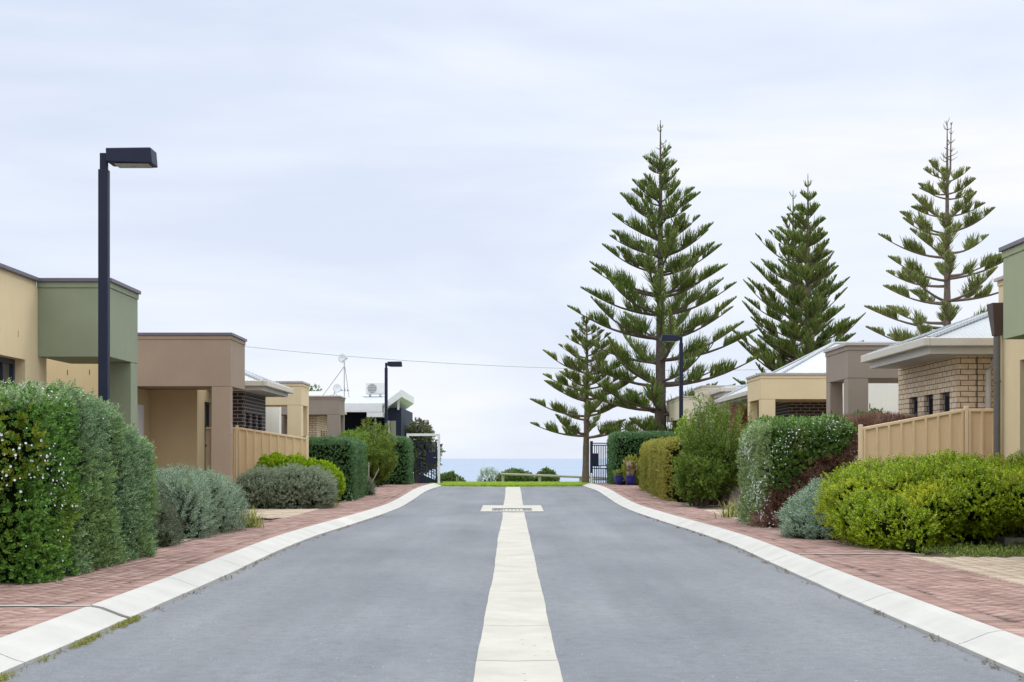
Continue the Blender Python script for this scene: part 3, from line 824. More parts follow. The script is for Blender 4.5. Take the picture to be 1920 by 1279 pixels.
def hip_roof(root, s, Xe, Xi, Y0, Y1, ze, pitch, mat, gutter=True, soffit=None, gd=.11):
    """hip roof: street eave at |x|=Xe, runs to |x|=Xi; uses UV x along the eave so the ribs run up the slope"""
    h = (Y1-Y0)/2; zr = ze+pitch*h; ym = (Y0+Y1)/2
    a = (s*Xe, Y0, ze); b_ = (s*Xe, Y1, ze); c = (s*Xi, Y1, ze); d = (s*Xi, Y0, ze); p = (s*(Xe+h), ym, zr); q = (s*max(Xi-h, Xe+h+.01), ym, zr)
    V = [a, b_, c, d, p, q]; F, uv = [], []
    def add(idx, key):
        F.append(idx)
        for k in idx: uv.append((V[k][key], V[k][2]))
    add((0, 4, 1) if s < 0 else (0, 1, 4), 1); add((0, 3, 5, 4), 0); add((1, 4, 5, 2), 0); add((2, 5, 3), 1); add((0, 1, 2, 3), 0)
    rf = link_mesh('roof', V, F, mat, root, uv=uv)
    if rf.data.validate(): pass
    mb = MB()
    for u, v in ((a, p), (b_, p), (p, q)):
        mb.tube([np.array(u)+(0, 0, .01), np.array(v)+(0, 0, .02)], .045, 6)
    mb.build('ridge_cap', mat, rf)
    if gutter:
        mb = MB(); z1 = ze+.02; z0 = ze-gd
        mb.box(s*(Xe-.10), s*Xe, Y0-.10, Y1+.10, z0, z1); mb.box(s*(Xe+.001), s*Xi, Y0-.10, Y0, z0, z1); mb.box(s*(Xe+.001), s*Xi, Y1, Y1+.10, z0, z1)
        mb.build('gutter', M['gutter'], rf, bevel=.015)
    if soffit:
        mb = MB(); mb.box(s*(Xe+.03), s*Xi, Y0+.03, Y1-.03, ze-soffit, ze-.012)
        mb.build('eave', M['soffit'], rf)
    return rf
def weeps(root, s, X, ys, z):
    for y in ys: MB().box(s*(X-.002), s*(X+.01), y-.006, y+.006, z-.045, z+.045).build('weep_hole', M['joint'], root)

PAD = .12
# ---- green and cream house (left, nearest)
h = thing('house', (-7, 20, PAD), 'cream rendered house with a green parapet portico behind the flowering hedge and tall lamp', 'house')
mb = MB()
wall_x(mb, -1, 7.07, .3, 10, 21.6, PAD, 3.74, [(17.2, 20.66, .9, 2.63)])
mb.box(-14, -7.371, 10, 21.6, PAD, 3.4); mb.box(-14, -7.371, 10.0, 10.3, 3.401, 3.74); mb.box(-14, -7.371, 21.3, 21.6, 3.401, 3.74)
mb.box(-7.084, -7.37, 9.99, 21.185, 3.741, 3.825)
w = mb.build('wall', M['cream'], h)
MB().box(-7.025, -7.42, 9.9, 21.19, 3.826, 3.882).build('parapet_cap', M['cap'], w, bevel=.006)
weeps(h, -1, 7.07, [19.62, 20.36, 18.9], 2.98)
window_x(h, -1, 7.07, 17.2, 20.66, .9, 2.63, .2, .07, mull=[18.9, 20.2])
mb = MB(); wall_y(mb, 24, .25, -10.5, -6.9, PAD, 3.3, [(-9.3, -7.3, .9, 2.4)]); mb.box(-10.5, -6.9, 24.26, 26.1, PAD, 3.3)
mb.build('wall', M['cream'], h)
window_y(h, 24, -9.3, -7.3, .9, 2.4, .12, .06, mull=[-8.3])
for x in (-7.5, -7.13): MB().box(x-.006, x+.006, 23.998, 24.01, 2.6, 2.69).build('weep_hole', M['joint'], h)
portico(h, -1, 6.0, 1.068, 21.2, 22.8, 2.71, 3.87, M['green'], M['cap'], [(.003, .5, 22.4, 22.797)])
MB().box(-5.985, -5.998, 22.47, 22.6, 1.42, 1.62).build('meter_plate', M['galv'], h)
# ---- brown portico house (left)
h = thing('house', (-7, 32, PAD), 'house with a brown boxy portico and dark brick wing behind a raked tan fence', 'house')
portico(h, -1, 6.0, 2.25, 30.3, 31.95, 2.73, 3.86, M['brown'], M['cap'], [(.003, .4, 30.303, 30.56)])
mb = MB()
mb.box(-14, -8.13, 28.8, 31.94, PAD, 2.72); wall_x(mb, -1, 7.07, .3, 31.951, 33.59, PAD, 3.1, [(32.7, 33.45, PAD+.05, 2.5)]); mb.box(-14, -7.371, 31.951, 33.59, PAD, 3.1)
mb.build('wall', M['tan'], h)
window_x(h, -1, 7.07, 32.7, 33.45, PAD+.05, 2.5, .1, .06, bars=[.75, .95, 1.5, 1.95])
d = MB().box(-8.125, -8.085, 30.35, 31.22, PAD, 2.36).build('door', M['door'], h, bevel=.006)
MB().box(-8.08, -8.03, 30.45, 30.49, 1.1, 1.24).build('handle', M['galv'], d)
mb = MB(); bw = [(33.9, 34.42, .55, 2.28), (34.7, 35.22, .55, 2.28), (35.5, 36.02, .55, 2.28)]
wall_x(mb, -1, 6.34, .24, 33.6, 36.6, PAD, 2.86, bw); mb.box(-12, -6.581, 33.6, 33.84, PAD, 2.86); mb.box(-12, -6.581, 36.36, 36.6, PAD, 2.86)
mb.build('brick_wall', M['darkbrick'], h)
for (a, b_, c, d_) in bw: window_x(h, -1, 6.34, a, b_, c, d_, .2, .04)
hip_roof(h, -1, 5.78, 12.5, 33.05, 36.9, 2.98, .40, M['roof'], soffit=.2)
MB().box(-6.03, -5.995, 30.4, 30.47, 1.72, 1.95).build('house_light', M['galv'], h)
# ---- cream portico house (left, third)
h = thing('house', (-7, 42, PAD), 'house with a small cream portico between two brown porticos, third along from the tall lamp', 'house')
portico(h, -1, 6.0, 1.5, 40.5, 42.0, 2.71, 3.38, M['cream'], M['cap_light'], [(.003, .4, 40.503, 40.9), (.003, .2, 41.75, 41.997)])
mb = MB(); mb.box(-9.5, -7.13, 43.6, 43.95, PAD, 3.0); mb.box(-13, -8.1, 43.96, 47, PAD, 3.0); mb.box(-13, -9.01, 38, 42.8, PAD, 3.0); mb.build('wall', M['white_render'], h)
hip_roof(h, -1, 7.9, 13.5, 37.7, 47.3, 3.05, .22, M['roof'], soffit=.12)
# ---- far brown portico house (left)
h = thing('house', (-7, 52, .3), 'house with a far taupe portico carrying an aerial mast, next to the navy house', 'house')
portico(h, -1, 6.0, 2.4, 49.4, 51.0, 2.71, 3.36, M['taupe'], M['cap_light'], [(.003, .42, 49.403, 49.8), (.003, .2, 50.75, 50.997)], pz0=.2)
mb = MB(); fw = [(54.05, 54.55, .7, 2.25), (54.85, 55.35, .7, 2.25), (55.65, 56.15, .7, 2.25)]
wall_x(mb, -1, 7.27, .24, 53, 56.6, .1, 2.95, fw); mb.box(-12, -7.511, 53, 53.24, .1, 2.95); mb.box(-12, -7.511, 56.36, 56.6, .1, 2.95)
mb.build('brick_wall', M['beigebrick'], h)
for (a, b_, c, d_) in fw: window_x(h, -1, 7.27, a, b_, c, d_, .2, .04)
MB().box(-12, -8.4, 49.6, 52.99, .2, 2.9).build('wall', M['taupe'], h)
hip_roof(h, -1, 6.75, 14, 52.4, 57.2, 3.05, .30, M['roof'], soffit=.15)
# mast with dish on this roof
a_ = thing('aerial_mast', (-5.92, 50.2, 3.37), 'thin steel mast with a round white dish and slanting stay on the far taupe portico', 'aerial')
mb = MB(); mb.tube([(-5.92, 50.2, 3.37), (-5.92, 50.2, 4.62)], .018, 6); mb.build('mast', M['galv'], a_)
mb = MB(); mb.tube([(-5.93, 50.2, 4.42), (-6.72, 50.3, 3.37)], .014, 6); mb.tube([(-5.9, 50.22, 4.42), (-5.83, 50.9, 3.37)], .010, 6); mb.build('stay', M['galv'], a_)
def dish(root, c, r, tilt, name='dish'):
    V, F = [], []; n = 18
    rings = [0.02, .4, .75, 1]
    ct, st = math.cos(tilt), math.sin(tilt)
    for side in (0, 1):
        for q in rings:
            for k in range(n):
                a = 2*math.pi*k/n; x = r*q*math.cos(a); y = r*.22*(q*q)-(.012 if side else 0); z = r*q*math.sin(a)
                V.append((c[0]+x*math.cos(.6)-(-y)*math.sin(.6)*0, c[1]-y*ct+z*st*.4, c[2]+z*ct))
        b = side*len(rings)*n
        for j in range(len(rings)-1):
            for k in range(n):
                F.append((b+j*n+k, b+j*n+(k+1) % n, b+(j+1)*n+(k+1) % n, b+(j+1)*n+k))
    b = len(rings)*n; e = (len(rings)-1)*n
    for k in range(n): F.append((e+k, e+(k+1) % n, b+e+(k+1) % n, b+e+k))
    F.append(tuple(range(n))); F.append(tuple(range(b, b+n)))
    return link_mesh(name, V, F, M['dish'], root, smooth=True)
dish(a_, (-5.98, 50.12, 4.72), .17, .3)
MB().bar((-5.98, 50.1, 4.62), (-5.80, 49.85, 4.68), .015).box(-5.83, -5.77, 49.8, 49.88, 4.66, 4.72).build('feed_arm', M['galv'], a_)
a_ = thing('satellite_dish', (-6.28, 50.1, 3.37), 'small pale dish on short bent legs standing on the far taupe portico roof', 'satellite dish')
dish(a_, (-6.15, 50.05, 3.66), .18, .5)
mb = MB(); mb.tube([(-6.28, 50.1, 3.37), (-6.24, 50.08, 3.62)], .014, 6); mb.tube([(-6.27, 50.1, 3.45), (-6.5, 50.1, 3.37)], .01, 6); mb.tube([(-6.24, 50.1, 3.5), (-6.15, 50.3, 3.37)], .01, 6); mb.build('stand', M['galv'], a_)
# ---- navy house
h = thing('navy_house', (-6, 60, .05), 'navy blue house with a white skillion roof beyond the pedestrian gate', 'house')
mb = MB(); mb.box(-11, -5.3, 61.2, 66, 0, 3.55); mb.box(-5.299, -4.61, 59.2, 66, 0, 3.3); mb.box(-6.1, -5.7, 58.6, 58.9, 0, 2.86)
mb.build('wall', M['navywall'], h)
rf = MB().hexa([(-11, 58, 3.34), (-5.2, 58, 3.34), (-5.2, 66, 4.2), (-11, 66, 4.2), (-11, 58, 3.44), (-5.2, 58, 3.44), (-5.2, 66, 4.3), (-11, 66, 4.3)]).build('roof', M['roof'], h)
MB().box(-11, -5.28, 57.92, 57.998, 3.07, 3.42).build('fascia', M['whitepaint'], rf, bevel=.01)
MB().box(-5.92, -5.28, 57.93, 58.9, 2.87, 3.068).build('box_gutter', M['whitepaint'], rf, bevel=.01)
MB().hexa([(-5.1, 58.6, 3.33), (-4.55, 58.6, 3.72), (-4.55, 66, 3.72), (-5.1, 66, 3.33), (-5.1, 58.6, 3.62), (-4.55, 58.6, 4.02), (-4.55, 66, 4.02), (-5.1, 66, 3.62)]).build('roof', M['whitepaint'], h)
MB().hexa([(-5.279, 58.4, 3.0), (-5.1, 58.6, 3.34), (-5.1, 64, 3.34), (-5.279, 64, 3.0), (-5.279, 58.4, 3.38), (-5.1, 58.6, 3.62), (-5.1, 64, 3.62), (-5.279, 64, 3.38)]).build('valley_gutter', M['whitepaint'], h)
mb = MB(); mb.box(-4.76, -4.68, 59.0, 59.1, 3.2, 3.75); mb.build('roof_prop', M['whitepaint'], h)
for x in (-5.6, -5.52): MB().box(x-.03, x+.03, 58.3, 58.36, 0, 2.868).build('post', M['whitepaint'] if x < -5.55 else M['navywall'], h)
w = window_y(h, 59.2, -5.29, -5.09, .7, 2.75, -.005, .05, frame='whiteframe')
MB().box(-5.06, -4.83, 59.16, 59.198, .2, 2.75).build('blind_panel', M['olive_panel'], h)
ac = thing('air_conditioner', (-5.95, 62.2, 3.9), 'white air conditioner unit on brackets on the navy house roof', 'air conditioner')
MB().box(-6.38, -5.53, 62.0, 62.34, 3.99, 4.50).build('casing', M['acwhite'], ac, bevel=.015)
n = 20; fanc = (-6.10, 61.99, 4.24)
mb = MB(); mb.v = [(fanc[0]+.2*math.cos(2*math.pi*k/n), fanc[1], fanc[2]+.2*math.sin(2*math.pi*k/n)) for k in range(n)]+[(fanc[0]+.2*math.cos(2*math.pi*k/n), fanc[1]+.02, fanc[2]+.2*math.sin(2*math.pi*k/n)) for k in range(n)]
mb.f = [tuple(range(n))]+[(k, n+k, n+(k+1) % n, (k+1) % n) for k in range(n)]; mb.m = [0]*len(mb.f)
mb.build('fan_grille', M['acgrille'], ac)
mb = MB()
for z in (4.10, 4.17, 4.24, 4.31, 4.38): mb.box(-6.28, -5.92, 61.97, 61.985, z-.008, z+.008)
mb.build('louvre', M['acwhite'], ac)
mb = MB()
for x in (-6.2, -5.75): mb.box(x-.25, x-.05, 61.7, 61.76, 3.83, 3.88); mb.box(x-.02, x+.02, 61.8, 62.4, 3.88, 3.988)
mb.build('bracket', M['galv'], ac)
# ---- right: green and cream house (nearest)
h = thing('house', (7.5, 18, PAD), 'cream house with a pale green panel and dark rainhead behind the yellow-green shrub', 'house')
mb = MB(); wall_x(mb, 1, 7.15, .3, 9, 20.9, PAD, 3.72, [(15.5, 20.02, .5, 2.58)]); mb.box(7.451, 14, 9, 20.9, PAD, 3.4)
mb.box(7.135, 7.451, 18.2, 20.914, 3.721, 3.79)
w = mb.build('wall', M['cream'], h)
MB().box(7.09, 7.48, 18.2, 20.95, 3.791, 3.84).build('parapet_cap', M['cap_light'], w, bevel=.006)
window_x(h, 1, 7.15, 15.5, 20.02, .5, 2.58, .2, .06, mull=[17, 18.3, 19.3], bars=[1.05, 1.45, 1.95])
portico(h, 1, 6.25, .899, 13, 18.1, 2.71, 3.87, M['green_right'], M['cap'], [(.003, .4, 13.003, 13.4)])
MB().box(6.2, 7.145, 17.9, 20.9, .05, .2).build('slab', M['concrete'], h, bevel=.01)
dp = MB().tube([(7.065, 20.72, .2), (7.065, 20.72, 2.98)], .05, 12).build('downpipe', M['pipe'], h, smooth=False)
MB().hexa([(7.01, 20.66, 2.98), (7.12, 20.66, 2.98), (7.12, 20.78, 2.98), (7.01, 20.78, 2.98), (6.955, 20.58, 3.45), (7.143, 20.58, 3.45), (7.143, 20.86, 3.45), (6.955, 20.86, 3.45)]).build('rainhead', M['rainhead'], dp, bevel=.006)
for z in (1.0, 2.3): MB().tube([(7.065, 20.72, z), (7.065, 20.72, z+.03)], .06, 12).build('pipe_clip', M['pipe'], dp)
# ---- right: beige brick house
h = thing('brick_house', (8, 24, PAD), 'beige brick house with three narrow windows, a taupe portico and grey steel roof', 'house')
mb = MB(); bw = [(22.42, 22.95, .5, 2.25), (23.31, 23.82, .5, 2.25), (24.19, 24.70, .5, 2.25)]
wall_x(mb, 1, 6.9, .24, 22.07, 25.4, PAD, 2.79, bw); mb.box(7.141, 13, 22.07, 22.31, PAD, 2.79); mb.box(7.141, 13, 25.16, 25.4, PAD, 2.79)
bwl = mb.build('brick_wall', M['beigebrick'], h)
MB().box(7.21, 7.222, 22.06, 22.075, PAD, 2.78).build('control_joint', M['joint'], bwl)
for (a, b_, c, d_) in bw: window_x(h, 1, 6.9, a, b_, c, d_, .13, .06)
hip_roof(h, 1, 6.30, 13.5, 21.52, 25.2, 3.0, .36, M['roofgrey'], soffit=.22)
MB().tube([(7.36, 21.97, .2), (7.36, 21.97, 2.55), (7.42, 21.9, 2.68), (7.5, 21.65, 2.8)], .045, 10).build('downpipe', M['whitepipe'], h)
portico(h, 1, 6.26, 2.1, 26.5, 28.35, 2.69, 3.34, M['taupe'], M['cap_light'], [(.003, .38, 26.503, 26.85), (.003, .25, 28.0, 28.347)])
mb = MB(); mb.box(7.35, 12, 30.5, 31.6, PAD, 3.0); mb.box(9.2, 12, 25.41, 30.49, PAD, 2.9); mb.build('wall', M['white_render'], h)
window_y(h, 30.5, 7.66, 8.0, .9, 2.0, -.004); window_y(h, 30.5, 8.2, 8.6, .9, 2.0, -.004)
MB().box(7.665, 7.68, 30.49, 30.51, 2.25, 2.37).build('weep_hole', M['joint'], h)
# ---- right: cream portico + dark brick
h = thing('house', (8, 38, .15), 'house with a wide cream portico over dark brick and a tall white hip roof', 'house')
portico(h, 1, 6.26, 3.6, 35.75, 37.8, 2.68, 3.33, M['cream'], M['cap_light'], [(.003, .36, 35.753, 36.1), (.003, .22, 37.5, 37.797)])
mb = MB(); rw = [(39.35, 39.8, .8, 2.35), (40.1, 40.55, .8, 2.35)]
wall_x(mb, 1, 7.6, .24, 39, 44, .1, 2.9, rw); mb.box(7.841, 12, 39, 39.24, .1, 2.9)
mb.build('brick_wall', M['darkbrick'], h)
for (a, b_, c, d_) in rw: window_x(h, 1, 7.6, a, b_, c, d_, .18, .045)
MB().box(10, 13, 32.2, 38.9, .1, 2.9).build('wall', M['cream'], h)
hip_roof(h, 1, 6.42, 16, 38.4, 44.3, 3.0, .52, M['roof'], soffit=.16)
# ---- right: pale cream house, far
h = thing('house', (8, 50, .25), 'pale cream house of two stepped parapets and red brick beside the tallest pine', 'house')
portico(h, 1, 6.26, 2.2, 46.8, 48.7, 2.7, 3.58, M['cream_pale'], M['cap_light'], [(.003, .3, 48.2, 48.697)], pz0=.2)
portico(h, 1, 6.26, 2.2, 53, 57.6, 2.65, 3.5, M['cream_pale'], M['cap_light'], [(.2, 1.8, 53.2, 57.4)], pz0=.1)
MB().box(7.2, 12, 44.7, 46.6, .2, 2.95).build('brick_wall', M['redbrick'], h)
hip_roof(h, 1, 6.6, 12, 44.3, 46.7, 3.38, .12, M['roof'], soffit=.22)
mb = MB(); mb.box(7.0, 12, 48.71, 52.9, .2, 3.3); mb.build('wall', M['cream_pale'], h)

# ---- raked tan steel fences
def raked_fence(x_post, x_out, Y, z_hi, z_lo, extra, label, s, z0):
    f = thing('steel_fence', ((x_post+x_out)/2, Y, z0), label, 'fence')
    def post(x): 
        zt = z_hi if abs(x-x_post) < .2 or (x-x_post)*s > 0 else z_lo
        MB().box(x-.03, x+.03, Y-.03, Y+.03, z0, zt+.05).build('post', M['tanpost'], f, bevel=.008)
    post(x_post); post(x_out)
    # corrugated infill built along x with trapezoid ribs
    def sheet(xa, xb, za, zb):
        xa, xb, za, zb = (xa, xb, za, zb) if xa < xb else (xb, xa, zb, za)
        mb = MB(); P = []
        pitch = .183; x = xa
        prof_ = [(0, 0), (.010, .036), (.038, .036), (.048, 0)]
        while x < xb:
            for dx, dy in prof_:
                if x+dx < xb: P.append((x+dx, dy))
            x += pitch
        P.append((xb, 0))
        for (p, q), (p2, q2) in zip(P[:-1], P[1:]):
            z1 = za+(zb-za)*(p-xa)/(xb-xa); z2 = za+(zb-za)*(p2-xa)/(xb-xa)
            a, b_, c, d = (p, Y-q, z0+.04), (p2, Y-q2, z0+.04), (p2, Y-q2, z2), (p, Y-q, z1)
            mb.face([a, b_, c, d])
            mb.face([(v[0], v[1]+.003, v[2]) for v in (d, c, b_, a)])
        mb.build('panel', M['tanfence'], f)
        m2 = MB()
        m2.hexa([(xa, Y-.034, za-.035), (xb, Y-.034, zb-.035), (xb, Y+.03, zb-.035), (xa, Y+.03, za-.035), (xa, Y-.034, za+.012), (xb, Y-.034, zb+.012), (xb, Y+.03, zb+.012), (xa, Y+.03, za+.012)])
        m2.build('top_rail', M['tanpost'], f, bevel=.006)
        MB().box(xa, xb, Y-.03, Y+.03, z0, z0+.05).build('bottom_rail', M['tanpost'], f)
    lo, hi = sorted((x_post, x_out))
    if x_post < x_out: sheet(x_post+.03, x_out-.03, z_hi, z_lo)
    else: sheet(x_out+.03, x_post-.03, z_lo, z_hi)
    xe = x_post+extra
    sheet(*(sorted((x_post+.03*s, xe))), z_hi, z_hi)
    return f
raked_fence(-6.42, -4.78, 33.2, 1.91, 1.66, -.8, 'tan steel fence with a raked top beside the brown portico, bright green shrub before it', -1, .12)
raked_fence(6.80, 5.22, 21.3, 1.93, 1.65, 1.1, 'tan steel fence with a raked top before the beige brick house, behind the yellow-green shrub', 1, .12)

# ---- lamp posts
def lamp(x, y, s, z0, label, first=[None]):
    z = .12+z0; top = 4.49
    l = thing('street_lamp', (x, y, z), label, 'street lamp', 'dark square street lamps')
    zt = top if z0 == 0 else top
    MB().box(x-.051, x+.051, y-.051, y+.051, z, zt-.21).box(x-.11, x+.11, y-.11, y+.11, z, z+.02).build('pole', M['navy'], l, bevel=.008)
    MB().box(x-.037, x+.037, y-.037, y+.037, zt-.21, zt-.035).build('spigot', M['navy'], l, bevel=.005)
    MB().bar((x+s*.037, y, zt-.09), (x+s*.10, y, zt-.09), .05, .07).build('arm', M['navy'], l)
    hd = MB().hexa([(x+s*.06, y-.13, zt-.15), (x+s*.545, y-.13, zt-.165), (x+s*.545, y+.13, zt-.165), (x+s*.06, y+.13, zt-.15),
                    (x+s*.05, y-.13, zt-.0), (x+s*.53, y-.13, zt+.006), (x+s*.53, y+.13, zt+.006), (x+s*.05, y+.13, zt-.0)]).build('lamp_head', M['navy'], l, bevel=.012)
    MB().box(x+s*.14, x+s*.50, y-.1, y+.1, zt-.172, zt-.163).build('lens', M['lens'], hd)
    return l
lamp(-4.36, 15.2, 1, 0, 'dark square street lamp rising from the flowering hedge before the green portico, the nearest lamp')
lamp(-4.30, 48.6, 1, .21, 'dark square street lamp in front of the navy house by the pedestrian gate')
lamp(4.53, 38.1, -1, .05, 'dark square street lamp among the feathery shrubs before the tallest pine')

# ---- overhead wire
mb = MB()
pts = [(-45+6*k, 78, 8.6-.085*6*k*1.0+.00042*(6*k)**2) for k in range(18)]
def wz(x): return 6.22-.057*x*.75+.0022*x*x
pts = [(x, 78, wz(x)) for x in np.arange(-45, 46, 3.)]
mb.tube(pts, .015, 5)
tag(mb.build('power_line', M['galv'], loc=(0, 78, 6)), 'single grey overhead wire crossing the sky above the sea', 'cable')

# ---- pedestrian gate (left)
gx0, gx1, gy, gz = -3.93, -2.68, 53, .2
g = thing('pedestrian_gate', ((gx0+gx1)/2, gy, gz), 'black barred gate in a tall white square frame beside the sea view', 'gate')
mb = MB(); w = .09
mb.box(gx0, gx0+w, gy-.05, gy+.05, gz-.1, 2.11); mb.box(gx1-w, gx1, gy-.05, gy+.05, gz-.1, 2.11); mb.box(gx0+w, gx1-w, gy-.05, gy+.05, 2.02, 2.11)
mb.build('gate_frame', M['whitepaint'], g, bevel=.008)
mb = MB(); ga, gb = gx0+.13, gx1-.13; zt = 1.78
for z in (gz+.06, gz+.62, zt): mb.box(ga, gb, gy-.02, gy+.02, z-.02, z+.02)
mb.box(ga-.02, ga+.02, gy-.025, gy+.025, gz+.04, zt+.02); mb.box(gb-.04, gb+.02, gy-.025, gy+.025, gz+.04, zt+.02)
for k in range(1, 10):
    x = ga+(gb-ga)*k/10; mb.box(x-.015, x+.015, gy-.015, gy+.015, gz+.06, zt)
mb.build('gate_leaf', M['navy'], g)
MB().box(gb-.41, gb-.02, gy-.045, gy-.026, .98, 1.43).build('lock_panel', M['navy'], g, bevel=.005)
mb = MB(); mb.bar((gb-.12, gy-.075, 1.22), (gb-.03, gy-.075, 1.22), .02); mb.box(gb-.05, gb-.03, gy-.075, gy-.04, 1.2, 1.24); mb.build('handle', M['galv'], g)
MB().box(gx1+.001, gx1+.07, gy-.03, gy+.03, 1.62, 1.72).build('card_reader', M['black'], g)
MB().box(gx1-.09, gx1+.06, gy-.1, gy+.12, gz-.1, gz+.025).build('footing', M['concrete'], g)
# curved handrail behind the gate
g = thing('handrail', (-3.2, 57, .1), 'dark curved handrail on a low wall seen through the barred gate', 'railing')
mb = MB()
for q in range(4):
    mb.tube([(-3.7+.12*k, 57+.0*k, 1.0-.13*q-.035*k*k*.25) for k in range(9)], .014, 5)
for k in (1, 4, 7): mb.tube([(-3.7+.12*k, 57, .1), (-3.7+.12*k, 57, .99-.00875*k*k)], .016, 5)
mb.build('rail', M['black'], g)
MB().hexa([(-3.75, 57.05, .0), (-2.7, 57.05, 0), (-2.7, 57.3, 0), (-3.75, 57.3, 0), (-3.75, 57.05, .58), (-2.7, 57.05, .18), (-2.7, 57.3, .18), (-3.75, 57.3, .58)]).build('low_wall', M['navywall'], g)

# ---- barred fence on the right with panel
gx0, gx1, gy, gz = 2.80, 3.75, 51, .2
g = thing('barred_gate', (gx0, gy, gz), 'navy barred gate with a dark lock panel beside the small pine trunk', 'gate')
MB().box(gx0, gx0+.1, gy-.05, gy+.05, gz-.1, 1.81).build('post', M['navy'], g, bevel=.006)
mb = MB()
for z in (1.73, 1.66, .92, .83, .42): mb.box(gx0+.1, gx1, gy-.02, gy+.02, z-.018, z+.018)
for k in range(12):
    x = gx0+.16+k*.066; mb.box(x-.014, x+.014, gy-.014, gy+.014, .92 if k > 3 else .22, 1.66)
for k in range(4, 12):
    x = gx0+.16+k*.066; mb.box(x-.014, x+.014, gy-.014, gy+.014, .22, .83)
mb.build('bar_panel', M['navy'], g)
MB().box(gx0+.101, gx0+.31, gy-.05, gy-.021, .90, 1.37).build('lock_panel', M['navy'], g, bevel=.005)
g = MB().box(2.80, 2.87, 50.7, 50.77, .15, .62).hexa([(2.79, 50.69, .62), (2.88, 50.69, .62), (2.88, 50.78, .62), (2.79, 50.78, .62), (2.82, 50.72, .66), (2.85, 50.72, .66), (2.85, 50.75, .66), (2.82, 50.75, .66)]).build('bollard', M['whitepaint'], loc=(2.83, 50.73, .15), bevel=.006)
tag(g, 'short white post standing against the navy barred gate', 'bollard')
wb = thing('wheelie_bin', (3.66, 51.9, .2), 'dark grey wheelie bin behind the navy barred gate', 'bin')
MB().hexa([(3.50, 51.7, .25), (3.82, 51.7, .25), (3.82, 52.1, .25), (3.5, 52.1, .25), (3.45, 51.65, .9), (3.87, 51.65, .9), (3.87, 52.15, .9), (3.45, 52.15, .9)]).build('body', M['pipe'], wb, bevel=.02)
MB().hexa([(3.43, 51.6, .905), (3.89, 51.6, .905), (3.89, 52.2, .905), (3.43, 52.2, .905), (3.46, 51.65, .97), (3.86, 51.65, .97), (3.86, 52.2, 1.0), (3.46, 52.2, 1.0)]).build('lid', M['pipe'], wb, bevel=.015)
for x in (3.48, 3.84): MB().tube([(x-.02, 52.1, .27), (x+.02, 52.1, .27)], .1, 12).build('wheel', M['black'], wb)

# ---- blue pots
def pot(x, y, r, hgt, label, plant):
    z = float(prof(y))+.106
    p = thing('flower_pot', (x, y, z), label, 'flower pot', 'blue glazed pots by the far hedge')
    V, F = [], []; n = 20
    prof_ = [(.62, 0), (.85, .3), (1, .7), (.93, .92), (1.03, .95), (1.03, 1), (.86, 1), (.8, .8), (.01, .8)]
    for q, zz in prof_:
        for k in range(n): a = 2*math.pi*k/n; V.append((x+r*q*math.cos(a), y+r*q*math.sin(a), z+hgt*zz))
    for j in range(len(prof_)-1):
        for k in range(n): F.append((j*n+k, j*n+(k+1) % n, (j+1)*n+(k+1) % n, (j+1)*n+k))
    F.append(tuple(range(n))[::-1])
    link_mesh('pot', V, F, M['blue'], p, smooth=True)
    rng = np.random.default_rng(int(x*100)); n = 60
    P = np.array([x, y, z+hgt*.8])+rng.normal(0, 1, (n, 3))*np.array([r*.5, r*.5, 0])+np.array([0, 0, 1])*rng.uniform(0, plant, (n, 1))
    V, F = instance(template('leafy')*1.6, P, rng.normal(0, .4, (n, 3))+np.array([0, 0, 1]), np.ones(n), rng)
    link_mesh('plant', V, F, L['pinkstem'] if x > 3.7 else L['weed'], p)
L['pinkstem'] = leafmat('pink_stem_leaf', (.35, .20, .16), (.5, .34, .28), None)
pot(3.60, 47.2, .22, .32, 'squat royal blue pot of low greenery at the foot of the far clipped hedge', .12)
pot(3.88, 46.6, .17, .30, 'royal blue pot with pinkish stems beside the squat blue pot', .42)
MB_ = pot(4.10, 47.4, .16, .55, 'taller royal blue pot half hidden behind the pinkish stems', .1)

# ---- post and rail barrier on the cliff lawn
g = thing('rail_barrier', (1.5, 75, -.13), 'low weathered timber post and rail barrier on the lawn above the sea', 'fence')
xsP = [-.48, 1.46, 3.62, 5.5]; 
for x in xsP:
    MB().tube([(x, 75, -.5), (x, 75, .33-.035*x)], .075, 8).build('post', M['timberpole'], g)
mb = MB(); mb.tube([(-.62, 74.93, .36), (5.6, 74.93, .13)], .062, 8); mb.build('rail', M['timberpole'], g)
g = thing('marker_post', (-2.85, 74, -.12), 'thin paired timber stakes on the lawn edge beside the round cliff bush', 'post')
MB().bar((-2.88, 74, -.3), (-2.88, 74, .25), .04).bar((-2.80, 74, -.3), (-2.80, 74, .24), .03).build('stake', M['timberpole'], g)
# garden stakes by the feathery shrub
o = MB().bar((-4.33, 43.0, .2), (-4.33, 43.0, 1.07), .03).build('garden_stake', M['timberpole'], loc=(-4.33, 43, .2)); tag(o, 'upright grey timber stake at the foot of the olive feathery shrub', 'stake')
o = MB().bar((-4.36, 42.9, .2), (-4.02, 43.0, .88), .022).build('garden_stake', M['timberpole'], loc=(-4.36, 43, .2)); tag(o, 'leaning pale timber stake crossing the upright stake', 'stake')

# ------------------------------------------------------------------ planting
Zp = .08
